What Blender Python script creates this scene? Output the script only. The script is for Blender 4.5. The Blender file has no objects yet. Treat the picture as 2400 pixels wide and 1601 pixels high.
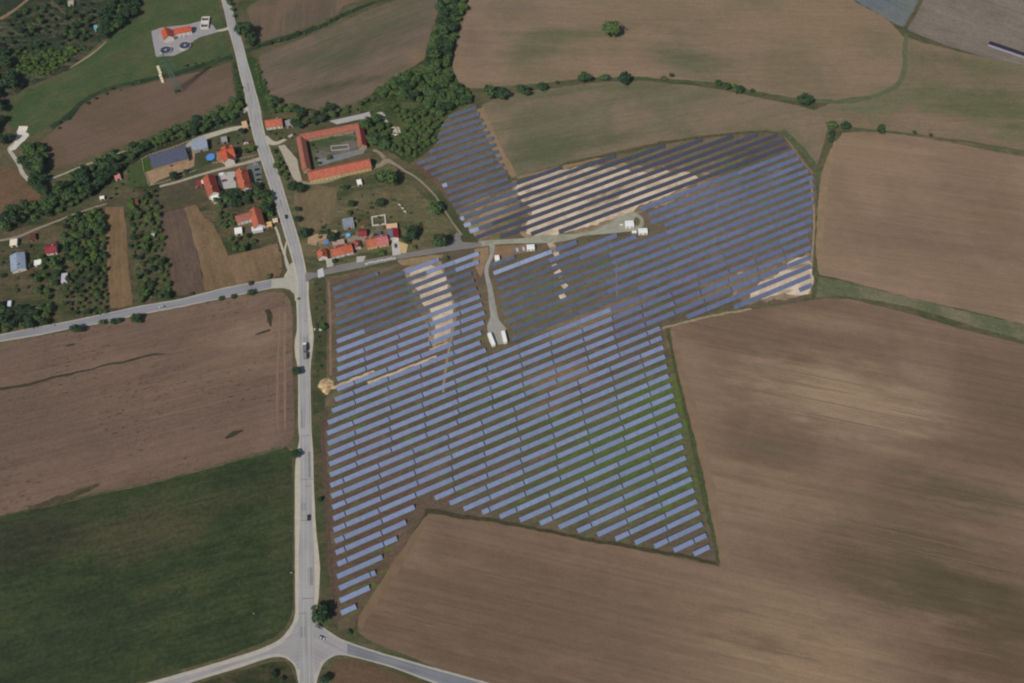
import bpy, bmesh, math, random
from mathutils import Vector, noise, Matrix
R = math.radians
SC = bpy.context.scene
COL = SC.collection

# ------------------------------------------------------------------ camera, sky, sun, exposure
PITCH, LENS, HGT = 57.8, 32.0, 580.0
cam = bpy.data.objects.new('camera', bpy.data.cameras.new('camera'))
COL.objects.link(cam)
cam.data.lens = LENS; cam.data.sensor_width = 36.0
cam.data.clip_start = 1.0; cam.data.clip_end = 20000.0
cam.location = (0, 0, HGT); cam.rotation_euler = (R(90 - PITCH), 0, 0)
SC.camera = cam
SUN_AZ, SUN_EL = 216.0, 47.0            # azimuth from +Y clockwise, elevation
w = bpy.data.worlds.new('World'); SC.world = w; w.use_nodes = True
nt = w.node_tree; bg = nt.nodes['Background']
sky = nt.nodes.new('ShaderNodeTexSky'); sky.sky_type = 'NISHITA'; sky.sun_disc = False
sky.sun_elevation = R(SUN_EL); sky.sun_rotation = R(SUN_AZ); sky.altitude = 600
nt.links.new(sky.outputs[0], bg.inputs[0]); bg.inputs[1].default_value = 0.065
sd = bpy.data.lights.new('sun', 'SUN'); sd.energy = 3.2; sd.angle = R(0.53); sd.color = (1.0, 0.95, 0.87)
sun = bpy.data.objects.new('sun', sd); COL.objects.link(sun)
sv = Vector((math.sin(R(SUN_AZ)) * math.cos(R(SUN_EL)), math.cos(R(SUN_AZ)) * math.cos(R(SUN_EL)), math.sin(R(SUN_EL))))
sun.rotation_euler = (-sv).to_track_quat('-Z', 'Y').to_euler(); sun.location = sv * 900
SC.view_settings.view_transform = 'Standard'; SC.view_settings.look = 'None'
SC.view_settings.gamma = 1.0; SC.view_settings.exposure = 0.0
SC.view_settings.use_curve_mapping = False
SC.render.engine = 'CYCLES'
SC.cycles.pixel_filter_type = 'BLACKMAN_HARRIS'; SC.cycles.filter_width = 2.1
SC.cycles.max_bounces = 5
random.seed(7)

# ------------------------------------------------------------------ geometry of the photograph -> ground metres
TH = R(PITCH); FPX = 2400 * LENS / 36.0; S_, C_ = math.sin(TH), math.cos(TH)
def g(x, y, z=0.0):
    u = x - 1200.0; v = y - 800.5
    t = (HGT - z) / (FPX * S_ + v * C_)
    return (u * t, (FPX * C_ - v * S_) * t)
def px_of(X, Y, Z=0.0):
    dz = Z - HGT; zc = Y * C_ - dz * S_
    return (1200 + FPX * X / zc, 800.5 - FPX * (Y * S_ + dz * C_) / zc)
def pxm(y): return (FPX * S_ + (y - 800.5) * C_) / HGT        # pixels of the photo per metre, across
def heading(p, q):
    a, b = g(*p), g(*q); return math.atan2(b[1] - a[1], b[0] - a[0])
def inside(p, poly):
    x, y = p; c = False; j = len(poly) - 1
    for i in range(len(poly)):
        xi, yi = poly[i]; xj, yj = poly[j]
        if (yi > y) != (yj > y) and x < (xj - xi) * (y - yi) / (yj - yi) + xi: c = not c
        j = i
    return c

# ------------------------------------------------------------------ materials
def s2l(c): c /= 255.0; return c / 12.92 if c <= 0.04045 else ((c + 0.055) / 1.055) ** 2.4
GAIN = (0.92, 0.945, 1.0)
def A(r, g_, b): return tuple(min(0.85, s2l(v) / k) for v, k in zip((r, g_, b), GAIN)) + (1.0,)
def newmat(name, rough=0.9, spec=0.2):
    m = bpy.data.materials.new(name); m.use_nodes = True
    b = m.node_tree.nodes['Principled BSDF']
    b.inputs['Roughness'].default_value = rough; b.inputs['Specular IOR Level'].default_value = spec
    return m, m.node_tree, b
def N(nt, t, **k):
    n = nt.nodes.new(t)
    for a, v in k.items(): setattr(n, a, v)
    return n
def mixc(nt, fac, a, b, mode='MIX'):
    n = N(nt, 'ShaderNodeMix', data_type='RGBA', blend_type=mode)
    for sock, v in ((n.inputs[0], fac), (n.inputs[6], a), (n.inputs[7], b)):
        if hasattr(v, 'is_linked') or hasattr(v, 'links'): nt.links.new(v, sock)
        else: sock.default_value = v
    return n.outputs[2]
def math_(nt, op, a, b=None, clamp=False):
    n = N(nt, 'ShaderNodeMath', operation=op, use_clamp=clamp)
    for i, v in enumerate((a, b)):
        if v is None: continue
        if hasattr(v, 'links'): nt.links.new(v, n.inputs[i])
        else: n.inputs[i].default_value = v
    return n.outputs[0]
def ramp(nt, val, lo, hi):
    n = N(nt, 'ShaderNodeMapRange', interpolation_type='SMOOTHSTEP')
    nt.links.new(val, n.inputs[0]); n.inputs[1].default_value = lo; n.inputs[2].default_value = hi
    return n.outputs[0]
def noise_(nt, vec, scale, detail=3.0, rough=0.55, dist=0.0):
    n = N(nt, 'ShaderNodeTexNoise'); nt.links.new(vec, n.inputs['Vector'])
    n.inputs['Scale'].default_value = scale; n.inputs['Detail'].default_value = detail
    n.inputs['Roughness'].default_value = rough; n.inputs['Distortion'].default_value = dist
    return n.outputs['Fac']
def streak_vec(nt, pos, ang, along, across, off=0.0):
    r = N(nt, 'ShaderNodeVectorRotate', rotation_type='Z_AXIS'); nt.links.new(pos, r.inputs['Vector'])
    r.inputs['Angle'].default_value = -ang
    m = N(nt, 'ShaderNodeMapping'); nt.links.new(r.outputs[0], m.inputs['Vector'])
    m.inputs['Location'].default_value = (off, off * 1.7, 0)
    m.inputs['Scale'].default_value = (1.0 / along, 1.0 / across, 0.0)
    return m.outputs[0]
def soil(name, base, alt=None, patch=0.012, plo=0.42, phi=0.62, ang=None, along=90.0, across=2.2, sk=0.35, sdark=0.75,
         grain=0.22, gscale=0.45, blobs=(), speck=None, extra=None):
    """field soil: two tones in large patches, tillage streaks, grain, specks and single soft-edged patches of another tone"""
    m, nt, b = newmat(name, 0.95, 0.1)
    pos = N(nt, 'ShaderNodeNewGeometry').outputs['Position']
    col = mixc(nt, 0.0, base, base)
    if alt:
        col = mixc(nt, ramp(nt, noise_(nt, pos, patch, 4.0, 0.6, 0.6), plo, phi), base, alt)
    if extra:                                               # a third tone at another scale
        ec, es, elo, ehi, ea = extra
        v = streak_vec(nt, pos, ang if ang is not None else 0.0, 3.2, 1.0, 31.0)
        col = mixc(nt, math_(nt, 'MULTIPLY', ramp(nt, noise_(nt, v, es, 4.0, 0.6, 0.4), elo, ehi), ea), col, ec)
    wob = noise_(nt, streak_vec(nt, pos, ang if ang is not None else 0.0, 34.0, 9.0, 3.0), 1.0, 4.0, 0.62)
    for (px, py, rx, ry, a, c, st) in blobs:
        cx, cy = g(px, py)
        sub = N(nt, 'ShaderNodeVectorMath', operation='SUBTRACT'); nt.links.new(pos, sub.inputs[0]); sub.inputs[1].default_value = (cx, cy, 0)
        r = N(nt, 'ShaderNodeVectorRotate', rotation_type='Z_AXIS'); nt.links.new(sub.outputs[0], r.inputs[0]); r.inputs['Angle'].default_value = -a
        sc = N(nt, 'ShaderNodeVectorMath', operation='MULTIPLY'); nt.links.new(r.outputs[0], sc.inputs[0]); sc.inputs[1].default_value = (1.0 / rx, 1.0 / ry, 0)
        ln = N(nt, 'ShaderNodeVectorMath', operation='LENGTH'); nt.links.new(sc.outputs[0], ln.inputs[0])
        d = math_(nt, 'ADD', ln.outputs['Value'], math_(nt, 'MULTIPLY', math_(nt, 'SUBTRACT', wob, 0.5), 1.9))
        f = math_(nt, 'MULTIPLY', ramp(nt, d, 1.18, 0.05), st * .92)
        col = mixc(nt, f, col, c)
    if ang is not None:
        s1 = noise_(nt, streak_vec(nt, pos, ang, along, across), 1.0, 3.0, 0.6)
        s2 = noise_(nt, streak_vec(nt, pos, ang, along * 2.2, across * 5.0, 9.0), 1.0, 2.0, 0.5)
        s = math_(nt, 'ADD', math_(nt, 'MULTIPLY', s1, 0.55), math_(nt, 'MULTIPLY', s2, 0.45))
        lo = mixc(nt, 1.0, col, (sdark, sdark, sdark * 1.02, 1), 'MULTIPLY')
        hi = mixc(nt, 1.0, col, (2 - sdark, 2 - sdark, 2 - sdark, 1), 'MULTIPLY')
        col = mixc(nt, sk, col, mixc(nt, ramp(nt, s, 0.36, 0.64), lo, hi))
    md_ = noise_(nt, streak_vec(nt, pos, ang if ang is not None else 0.0, 9.0, 3.4, 17.0), 1.0, 4.0, 0.7)
    m2 = N(nt, 'ShaderNodeMapRange'); nt.links.new(md_, m2.inputs[0])
    m2.inputs[1].default_value = 0.25; m2.inputs[2].default_value = 0.75; m2.inputs[3].default_value = 1 - grain * .8; m2.inputs[4].default_value = 1 + grain * .8
    c2 = N(nt, 'ShaderNodeCombineXYZ')
    for i, q in enumerate((1.0, 1.0, 1.0)): nt.links.new(m2.outputs[0], c2.inputs[i])
    col = mixc(nt, 1.0, col, c2.outputs[0], 'MULTIPLY')
    g1 = noise_(nt, pos, gscale, 4.0, 0.75)
    mr = N(nt, 'ShaderNodeMapRange'); nt.links.new(g1, mr.inputs[0])
    mr.inputs[1].default_value = 0.3; mr.inputs[2].default_value = 0.7; mr.inputs[3].default_value = 1 - grain; mr.inputs[4].default_value = 1 + grain
    cb = N(nt, 'ShaderNodeCombineXYZ')
    for i in range(3): nt.links.new(mr.outputs[0], cb.inputs[i])
    col = mixc(nt, 1.0, col, cb.outputs[0], 'MULTIPLY')
    if speck:
        sc_, lo, hi, c, st = speck
        v = streak_vec(nt, pos, ang if ang is not None else 0.0, 2.2, 1.0, 5.0)
        msk = math_(nt, 'MULTIPLY', ramp(nt, noise_(nt, v, sc_, 3.0, 0.6), lo, hi), ramp(nt, noise_(nt, pos, 0.02, 2.0, 0.5), 0.42, 0.6))
        col = mixc(nt, math_(nt, 'MULTIPLY', msk, st), col, c)
    nt.links.new(col, b.inputs['Base Color'])
    return m
def plain(name, rgb, rough=0.7, spec=0.3, var=0.12, scale=0.5, metal=0.0):
    m, nt, b = newmat(name, rough, spec); b.inputs['Metallic'].default_value = metal
    pos = N(nt, 'ShaderNodeNewGeometry').outputs['Position']
    n = noise_(nt, pos, scale, 4.0, 0.65)
    c = A(*rgb); lo = tuple(v * (1 - var) for v in c[:3]) + (1,); hi = tuple(min(.9, v * (1 + var)) for v in c[:3]) + (1,)
    nt.links.new(mixc(nt, ramp(nt, n, 0.3, 0.7), lo, hi), b.inputs['Base Color'])
    return m
def tiles(name, rgb, rgb2=None, pitch=0.9):
    """roof covering: courses across the slope, mottled by weather"""
    m, nt, b = newmat(name, 0.8, 0.25)
    tc = N(nt, 'ShaderNodeTexCoord').outputs['Object']
    c = A(*rgb); d = A(*(rgb2 or tuple(v * 0.78 for v in rgb)))
    n = noise_(nt, tc, 0.55, 6.0, 0.8)
    col = mixc(nt, ramp(nt, n, 0.40, 0.62), c, tuple(v * .82 for v in d[:3]) + (1,))
    wv = N(nt, 'ShaderNodeTexWave', wave_type='BANDS', bands_direction='X'); nt.links.new(tc, wv.inputs['Vector'])
    wv.inputs['Scale'].default_value = 0.314 / pitch * 2; wv.inputs['Distortion'].default_value = 0.3
    col = mixc(nt, math_(nt, 'MULTIPLY', wv.outputs['Fac'], 0.22), col, tuple(v * 0.55 for v in c[:3]) + (1,))
    nt.links.new(col, b.inputs['Base Color'])
    return m
def asphalt(name, rgb, ang, var=0.10):
    m, nt, b = newmat(name, 0.85, 0.25)
    pos = N(nt, 'ShaderNodeNewGeometry').outputs['Position']
    c = A(*rgb)
    st = noise_(nt, streak_vec(nt, pos, ang, 60.0, 0.9), 1.0, 3.0, 0.6)
    bl = noise_(nt, pos, 0.06, 4.0, 0.6)
    k = math_(nt, 'ADD', math_(nt, 'MULTIPLY', st, 0.6), math_(nt, 'MULTIPLY', bl, 0.4))
    col = mixc(nt, ramp(nt, k, 0.36, 0.64), tuple(v * (1 - var * 1.6) for v in c[:3]) + (1,), tuple(v * (1 + var) for v in c[:3]) + (1,))
    nt.links.new(col, b.inputs['Base Color'])
    return m
def leafmat(name, a, b_, c_):
    m, nt, b = newmat(name, 0.75, 0.2)
    oi = N(nt, 'ShaderNodeObjectInfo').outputs['Random']
    tc = N(nt, 'ShaderNodeTexCoord').outputs['Object']
    n = noise_(nt, tc, 0.45, 3.0, 0.6)
    col = mixc(nt, oi, a, b_)
    col = mixc(nt, ramp(nt, n, 0.42, 0.72), col, c_)
    nt.links.new(col, b.inputs['Base Color'])
    return m
def pvmat(name, rgb, frame, rough=0.42):
    """module face: cells with pale frame lines, from the table's own UVs in metres"""
    m, nt, b = newmat(name, rough, 0.5)
    uv = N(nt, 'ShaderNodeUVMap').outputs[0]
    sp = N(nt, 'ShaderNodeSeparateXYZ'); nt.links.new(uv, sp.inputs[0])
    fx = math_(nt, 'ABSOLUTE', math_(nt, 'SUBTRACT', math_(nt, 'FRACT', sp.outputs[0]), 0.5))
    fy = math_(nt, 'ABSOLUTE', math_(nt, 'SUBTRACT', math_(nt, 'FRACT', math_(nt, 'DIVIDE', sp.outputs[1], 1.51)), 0.5))
    ln = math_(nt, 'MAXIMUM', math_(nt, 'GREATER_THAN', fx, 0.468), math_(nt, 'GREATER_THAN', fy, 0.482))
    oi = N(nt, 'ShaderNodeObjectInfo').outputs['Random']
    c = A(*rgb)
    cc = mixc(nt, oi, tuple(v * 0.88 for v in c[:3]) + (1,), tuple(v * 1.10 for v in c[:3]) + (1,))
    nn = N(nt, 'ShaderNodeTexWhiteNoise', noise_dimensions='3D')
    fl = N(nt, 'ShaderNodeVectorMath', operation='FLOOR'); pz = N(nt, 'ShaderNodeVectorMath', operation='SCALE'); nt.links.new(uv, pz.inputs[0]); pz.inputs['Scale'].default_value = .45; nt.links.new(pz.outputs[0], fl.inputs[0])
    sh = N(nt, 'ShaderNodeVectorMath', operation='ADD'); cz = N(nt, 'ShaderNodeCombineXYZ'); nt.links.new(math_(nt, 'MULTIPLY', oi, 97.0), cz.inputs[2]); nt.links.new(fl.outputs[0], sh.inputs[0]); nt.links.new(cz.outputs[0], sh.inputs[1]); nt.links.new(sh.outputs[0], nn.inputs['Vector'])
    cc = mixc(nt, math_(nt, 'MULTIPLY', nn.outputs['Value'], 0.42), cc, tuple(v * 0.62 for v in c[:3]) + (1,))
    nt.links.new(mixc(nt, ln, cc, A(*frame)), b.inputs['Base Color'])
    return m

# ------------------------------------------------------------------ object helpers
def tag(o, label=None, cat=None, group=None, kind=None):
    if label: o['label'] = label
    if cat: o['category'] = cat
    if group: o['group'] = group
    if kind: o['kind'] = kind
    return o
def empty(name, loc=(0, 0, 0), rz=0.0):
    o = bpy.data.objects.new(name, None); COL.objects.link(o)
    o.location = loc; o.rotation_euler = (0, 0, rz); o.empty_display_size = 0.5
    return o
def link(name, me, parent=None, loc=(0, 0, 0), rz=0.0):
    o = bpy.data.objects.new(name, me); COL.objects.link(o); o.parent = parent
    o.location = loc; o.rotation_euler = (0, 0, rz)
    return o
def mesh(name, vs, fs, mats, idx=None):
    me = bpy.data.meshes.new(name); me.from_pydata(vs, [], fs)
    for m in (mats if isinstance(mats, (list, tuple)) else [mats]): me.materials.append(m)
    if idx:
        for p, i in zip(me.polygons, idx): p.material_index = i
    me.update(); return me
class MB:
    def __init__(s): s.v = []; s.f = []; s.i = []
    def add(s, vs, fs, mi=0):
        o = len(s.v); s.v += vs; s.f += [tuple(k + o for k in f) for f in fs]; s.i += [mi] * len(fs); return s
    def box(s, x0, y0, z0, x1, y1, z1, mi=0):
        return s.add([(x0, y0, z0), (x1, y0, z0), (x1, y1, z0), (x0, y1, z0), (x0, y0, z1), (x1, y0, z1), (x1, y1, z1), (x0, y1, z1)],
                     [(3, 2, 1, 0), (4, 5, 6, 7), (0, 1, 5, 4), (1, 2, 6, 5), (2, 3, 7, 6), (3, 0, 4, 7)], mi)
    def prism(s, prof, y0, y1, mi=0):                      # profile in x,z extruded along y
        n = len(prof)
        vs = [(x, y0, z) for x, z in prof] + [(x, y1, z) for x, z in prof]
        fs = [tuple(range(n)), tuple(range(2 * n - 1, n - 1, -1))] + [(i, i + n, (i + 1) % n + n, (i + 1) % n) for i in range(n)]
        return s.add(vs, fs, mi)
    def xprism(s, prof, x0, x1, mi=0):                     # profile in y,z extruded along x
        n = len(prof)
        vs = [(x0, y, z) for y, z in prof] + [(x1, y, z) for y, z in prof]
        fs = [tuple(range(n - 1, -1, -1)), tuple(range(n, 2 * n))] + [((i + 1) % n, (i + 1) % n + n, i + n, i) for i in range(n)]
        return s.add(vs, fs, mi)
    def bar(s, p, q, r, mi=0, n=4):
        p, q = Vector(p), Vector(q); d = (q - p).normalized()
        a = d.cross(Vector((0, 0, 1)) if abs(d.z) < 0.9 else Vector((1, 0, 0))).normalized(); b = d.cross(a)
        vs = []
        for c in (p, q):
            for k in range(n):
                t = 2 * math.pi * (k + 0.5) / n; vs.append(tuple(c + (a * math.cos(t) + b * math.sin(t)) * r))
        fs = [(k, (k + 1) % n, (k + 1) % n + n, k + n) for k in range(n)] + [tuple(range(n - 1, -1, -1)), tuple(range(n, 2 * n))]
        return s.add(vs, fs, mi)
    def disc(s, cx, cy, r, z0, z1, n=20, mi=0):
        vs = [(cx + r * math.cos(2 * math.pi * k / n), cy + r * math.sin(2 * math.pi * k / n), z) for z in (z0, z1) for k in range(n)]
        return s.add(vs, [tuple(range(n - 1, -1, -1)), tuple(range(n, 2 * n))] + [(k, (k + 1) % n, (k + 1) % n + n, k + n) for k in range(n)], mi)
    def ring(s, cx, cy, r0, r1, z0, z1, n=20, mi=0):
        vs = [(cx + r * math.cos(2 * math.pi * k / n), cy + r * math.sin(2 * math.pi * k / n), z) for (r, z) in ((r0, z0), (r1, z0), (r1, z1), (r0, z1)) for k in range(n)]
        fs = []
        for a in range(4):
            b = (a + 1) % 4
            fs += [(a * n + k, a * n + (k + 1) % n, b * n + (k + 1) % n, b * n + k) for k in range(n)]
        return s.add(vs, fs, mi)
    def me(s, name, mats): return mesh(name, s.v, s.f, mats, s.i)
    def obj(s, name, mats, parent=None, loc=(0, 0, 0), rz=0.0): return link(name, s.me(name, mats), parent, loc, rz)

def smooth_px(pts, closed=True, n=6):
    out = []; L = len(pts)
    for i in range(L if closed else L - 1):
        p0, p1, p2, p3 = (pts[(i - 1) % L] if closed or i else pts[0]), pts[i], pts[(i + 1) % L], (pts[(i + 2) % L] if closed or i + 2 < L else pts[-1])
        for k in range(n):
            t = k / n
            out.append(tuple(0.5 * (2 * b + (c - a) * t + (2 * a - 5 * b + 4 * c - d) * t * t + (3 * b - a - 3 * c + d) * t ** 3) for a, b, c, d in zip(p0, p1, p2, p3)))
    if not closed: out.append(pts[-1])
    return out
ZN = [0]
def sheet(name, pts, mat, z, jit=0.5, res=2.5, world=False, kind='structure'):
    """one ground sheet, its outline resampled and roughened"""
    ZN[0] += 1; z += (ZN[0] % 12) * 0.004
    P = [p if world else g(*p) for p in pts]
    if sum(a[0] * b[1] - a[1] * b[0] for a, b in zip(P, P[1:] + P[:1])) < 0: P.reverse()
    out = []
    for i in range(len(P)):
        a, b = P[i], P[(i + 1) % len(P)]; d = math.hypot(b[0] - a[0], b[1] - a[1])
        n = max(1, min(400, int(d / res))) if jit else 1
        for k in range(n):
            t = k / n; x, y = a[0] + (b[0] - a[0]) * t, a[1] + (b[1] - a[1]) * t
            if jit:
                q = Vector((x * 0.16, y * 0.16, ZN[0] * 3.7)); q2 = Vector((x * 0.04, y * 0.04, ZN[0] * 1.3))
                x += jit * (noise.noise(q) * 1.3 + noise.noise(q2) * 1.2); y += jit * (noise.noise(q + Vector((50, 9, 0))) * 1.3 + noise.noise(q2 + Vector((31, 7, 0))) * 1.2)
            out.append((x, y))
    bm = bmesh.new()
    f = bm.faces.new([bm.verts.new((x, y, z)) for x, y in out])
    bm.normal_update()
    bmesh.ops.triangulate(bm, faces=[f])
    for f in bm.faces:
        if f.normal.z < 0: f.normal_flip()
    me = bpy.data.meshes.new(name); bm.to_mesh(me); bm.free(); me.materials.append(mat)
    return tag(link(name, me), kind=kind)
def ribbon(name, cpts, hw, mat, z, jit=0.25, sm=True):
    """a track: centre line in photo pixels, half width in metres (a number or one per point)"""
    hws = hw if isinstance(hw, (list, tuple)) else [hw] * len(cpts)
    pts = [(p[0], p[1], h) for p, h in zip(cpts, hws)]
    if sm and len(pts) > 2: pts = smooth_px(pts, False, 5)
    W = [g(p[0], p[1]) for p in pts]; L_, R_ = [], []
    for i in range(len(W)):
        a, b = W[max(0, i - 1)], W[min(len(W) - 1, i + 1)]
        d = math.hypot(b[0] - a[0], b[1] - a[1]) or 1.0; nx, ny = -(b[1] - a[1]) / d, (b[0] - a[0]) / d
        h = pts[i][2]; L_.append((W[i][0] + nx * h, W[i][1] + ny * h)); R_.append((W[i][0] - nx * h, W[i][1] - ny * h))
    return sheet(name, L_ + R_[::-1], mat, z, jit, 2.0, True)
ORD = ['first', 'second', 'third', 'fourth', 'fifth', 'sixth', 'seventh', 'eighth', 'ninth', 'tenth', 'eleventh', 'twelfth', 'thirteenth', 'fourteenth', 'fifteenth', 'sixteenth', 'seventeenth', 'eighteenth', 'nineteenth']
TENS = ['', '', 'twent', 'thirt', 'fort', 'fift', 'sixt']
def ordinal(n):
    if n < 20: return ORD[n - 1]
    t, u = divmod(n, 10)
    return TENS[t] + 'ieth' if u == 0 else TENS[t] + 'y-' + ORD[u - 1]

# ------------------------------------------------------------------ the ground and the fields
Z0, Z1, Z2, Z3, Z4, Z5 = 0.06, 0.12, 0.19, 0.26, 0.33, 0.40
NW = heading((100, 400), (540, 200))            # tillage direction of the north-west fields
gm = soil('dry_grass', A(88, 84, 62), A(68, 74, 50), 0.02, grain=0.3, extra=(A(112, 98, 76), 0.02, 0.5, 0.7, 0.6))
mg = bpy.data.meshes.new('ground')
mg.from_pydata([(-9000, -9000, 0), (9000, -9000, 0), (9000, 9000, 0), (-9000, 9000, 0)], [], [(0, 1, 2, 3)]); mg.materials.append(gm)
tag(link('ground', mg), kind='structure')
# far land round the picture: broad fields like those in view
far_a = soil('far_soil', A(118, 102, 84), A(104, 98, 76), 0.004, ang=R(-12), across=4)
sheet('ploughed_field', [(-260, -520), (2700, -520), (2700, -40), (1010, -6), (760, -10)], far_a, Z0, 0.8, 8)
green_mat = soil('clover_field', A(53, 64, 40), A(63, 69, 45), 0.02, 0.40, 0.66, heading((0, 1215), (660, 1055)), 60, 1.6, 0.45, 0.72, 0.34, 0.35,
                 blobs=[(330, 1240, 60, 26, 0.25, A(80, 74, 56), .75), (70, 1260, 45, 30, 0.2, A(46, 46, 36), .7), (660, 1300, 12, 110, 0.0, A(66, 70, 48), .6),
                        (250, 1400, 40, 16, .3, A(42, 56, 35), .7), (600, 1150, 60, 16, .3, A(62, 62, 44), .5), (160, 1500, 80, 25, .3, A(50, 58, 40), .6)],
                 speck=(0.42, 0.62, 0.76, A(104, 92, 72), 0.55), extra=(A(40, 54, 34), 0.09, .46, .66, .75))
# wide green belt along the main road corridor and the village land
vill = soil('meadow_grass', A(92, 90, 64), A(108, 97, 74), 0.03, grain=0.34, extra=(A(58, 70, 44), 0.05, .48, .64, .8))
orch = soil('orchard_grass', A(78, 74, 54), A(94, 83, 66), 0.035, grain=0.36, extra=(A(46, 60, 36), 0.06, .46, .62, .85))
sheet('meadow', [(620, 320), (690, 430), (905, 375), (1080, 545), (1060, 575), (780, 630), (716, 640), (690, 560)], vill, Z0)
sheet('orchard_ground', [(-120, 520), (130, 505), (260, 470), (330, 430), (470, 440), (600, 440), (660, 560), (690, 650), (420, 700), (0, 790), (-140, 820)], orch, Z0)
topl = soil('scrub_ground', A(78, 76, 62), A(90, 82, 68), 0.05, grain=0.42, extra=(A(44, 55, 37), 0.08, .38, .54, .95), speck=(.3, .56, .66, A(112, 104, 88), .7))
sheet('scrub_ground', [(-200, 30), (-60, -120), (330, -120), (335, 40), (240, 95), (160, 165), (60, 205), (0, 260), (-200, 300)], topl, Z0)
ndir = heading((1300, 100), (1900, 110))
sheet('stubble_field', [(1108, -30), (1088, 40), (1066, 115), (1062, 160), (1075, 195), (1100, 208), (1200, 202), (1300, 192), (1400, 181), (1500, 183), (1600, 188), (1690, 196), (1760, 212), (1850, 228), (1960, 236), (2055, 222), (2105, 190), (2122, 130), (2118, 85), (2080, 45), (1990, -6), (1980, -30)],
      soil('stubble_soil', A(130, 112, 92), A(118, 106, 84), 0.012, .40, .66, ndir, 60, 2.4, .45, .82, .16, .5,
           blobs=[(1330, 80, 70, 14, .05, A(90, 94, 66), .75), (1240, 120, 40, 22, .4, A(92, 94, 68), .8), (1600, 140, 50, 26, -.3, A(88, 94, 68), .9), (1400, 150, 70, 18, 0, A(136, 114, 94), .7),
                  (1200, 30, 60, 30, 0, A(114, 100, 84), .7), (1950, 50, 60, 50, 0, A(136, 114, 88), .6), (1500, 20, 80, 30, 0, A(128, 112, 90), .5), (2060, 100, 34, 30, .3, A(104, 100, 74), .7), (1110, 90, 16, 40, .2, A(104, 92, 80), .5)]), Z1)
sheet('meadow', [(2118, 85), (2160, 100), (2320, 138), (2440, 160), (2440, 360), (2300, 335), (2180, 318), (2060, 305), (1960, 300), (1925, 290), (1900, 262), (1960, 238), (2055, 222), (2105, 190), (2122, 130)],
      soil('fallow_grass', A(122, 106, 86), A(112, 104, 80), 0.02, .42, .6, ndir, 50, 3, .4, .82, .18,
           blobs=[(2330, 250, 75, 34, -.1, A(84, 92, 60), .9), (2260, 150, 60, 12, -.3, A(96, 94, 66), .7), (2090, 230, 60, 10, .1, A(98, 100, 72), .7), (2200, 215, 50, 8, 0, A(92, 94, 66), .6), (2200, 285, 50, 12, -.1, A(132, 110, 92), .7), (2020, 255, 40, 8, .05, A(96, 104, 74), .7)]), Z1)
sheet('ploughed_field', [(1128, 248), (1160, 232), (1240, 214), (1330, 203), (1420, 192), (1510, 190), (1610, 199), (1700, 212), (1790, 232), (1870, 248), (1920, 262), (1940, 300), (1930, 340), (1912, 398), (1875, 345), (1845, 312), (1800, 306), (1740, 309), (1640, 321), (1530, 340), (1420, 362), (1320, 384), (1250, 404), (1205, 418), (1180, 380), (1150, 318), (1135, 280)],
      soil('green_brown_soil', A(122, 108, 88), A(106, 101, 80), 0.014, .40, .60, heading((1250, 330), (1600, 270)), 55, 2.6, .42, .82, .16,
           blobs=[(1290, 350, 55, 22, .22, A(84, 90, 66), .9), (1250, 285, 45, 18, .2, A(96, 96, 72), .8), (1390, 330, 70, 12, .2, A(92, 94, 70), .8), (1250, 225, 60, 10, .15, A(90, 94, 70), .8), (1450, 205, 80, 8, .05, A(92, 95, 70), .7), (1700, 270, 70, 16, 0, A(124, 108, 88), .6), (1830, 290, 40, 12, 0, A(130, 112, 90), .6)]), Z1)
edge_pale = plain('turning_strip_soil', (136, 116, 92), .95, .05, .12, .15)
ribbon('field_margin', [(1125, 255), (1148, 310), (1178, 372), (1208, 414)], [3.2, 4, 4.5, 3], edge_pale, Z2, .7)
ribbon('field_margin', [(1212, 417), (1330, 390), (1420, 368)], [1.2, 1.6, .6], edge_pale, Z2, .5)
edir = heading((1950, 500), (2350, 560))
sheet('ploughed_field', [(1975, 311), (2040, 307), (2110, 312), (2200, 326), (2310, 342), (2460, 368), (2460, 775), (2300, 735), (2150, 702), (2020, 668), (1950, 650), (1922, 644), (1916, 580), (1917, 500), (1924, 440), (1938, 385), (1958, 335)],
      soil('east_soil', A(138, 115, 96), A(127, 107, 88), 0.010, .4, .6, edir, 130, 1.9, .5, .84, .12, .6,
           blobs=[(2000, 350, 60, 25, 0, A(134, 114, 90), .7), (2350, 520, 50, 60, 0, A(116, 97, 78), .7), (2150, 560, 90, 20, -.2, A(114, 98, 82), .7), (2000, 640, 60, 8, -.25, A(142, 120, 100), .6)]), Z1)
ribbon('field_margin', [(1962, 330), (1940, 390), (1929, 450), (1923, 520), (1921, 590), (1927, 640)], [2, 3.2, 3.4, 3, 3, 3], edge_pale, Z2, .6)
gs = soil('grass_strip', A(112, 108, 84), A(92, 97, 70), 0.03, .4, .6, heading((2000, 690), (2400, 780)), 40, 1.6, .4, .8, .25)
sheet('grass_strip', [(1895, 640), (1925, 648), (2030, 672), (2170, 708), (2300, 738), (2460, 775), (2460, 815), (2300, 770), (2180, 733), (2060, 705), (1960, 694), (1895, 700)], gs, Z2)
sdir = heading((1650, 1050), (2350, 1200))
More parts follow.
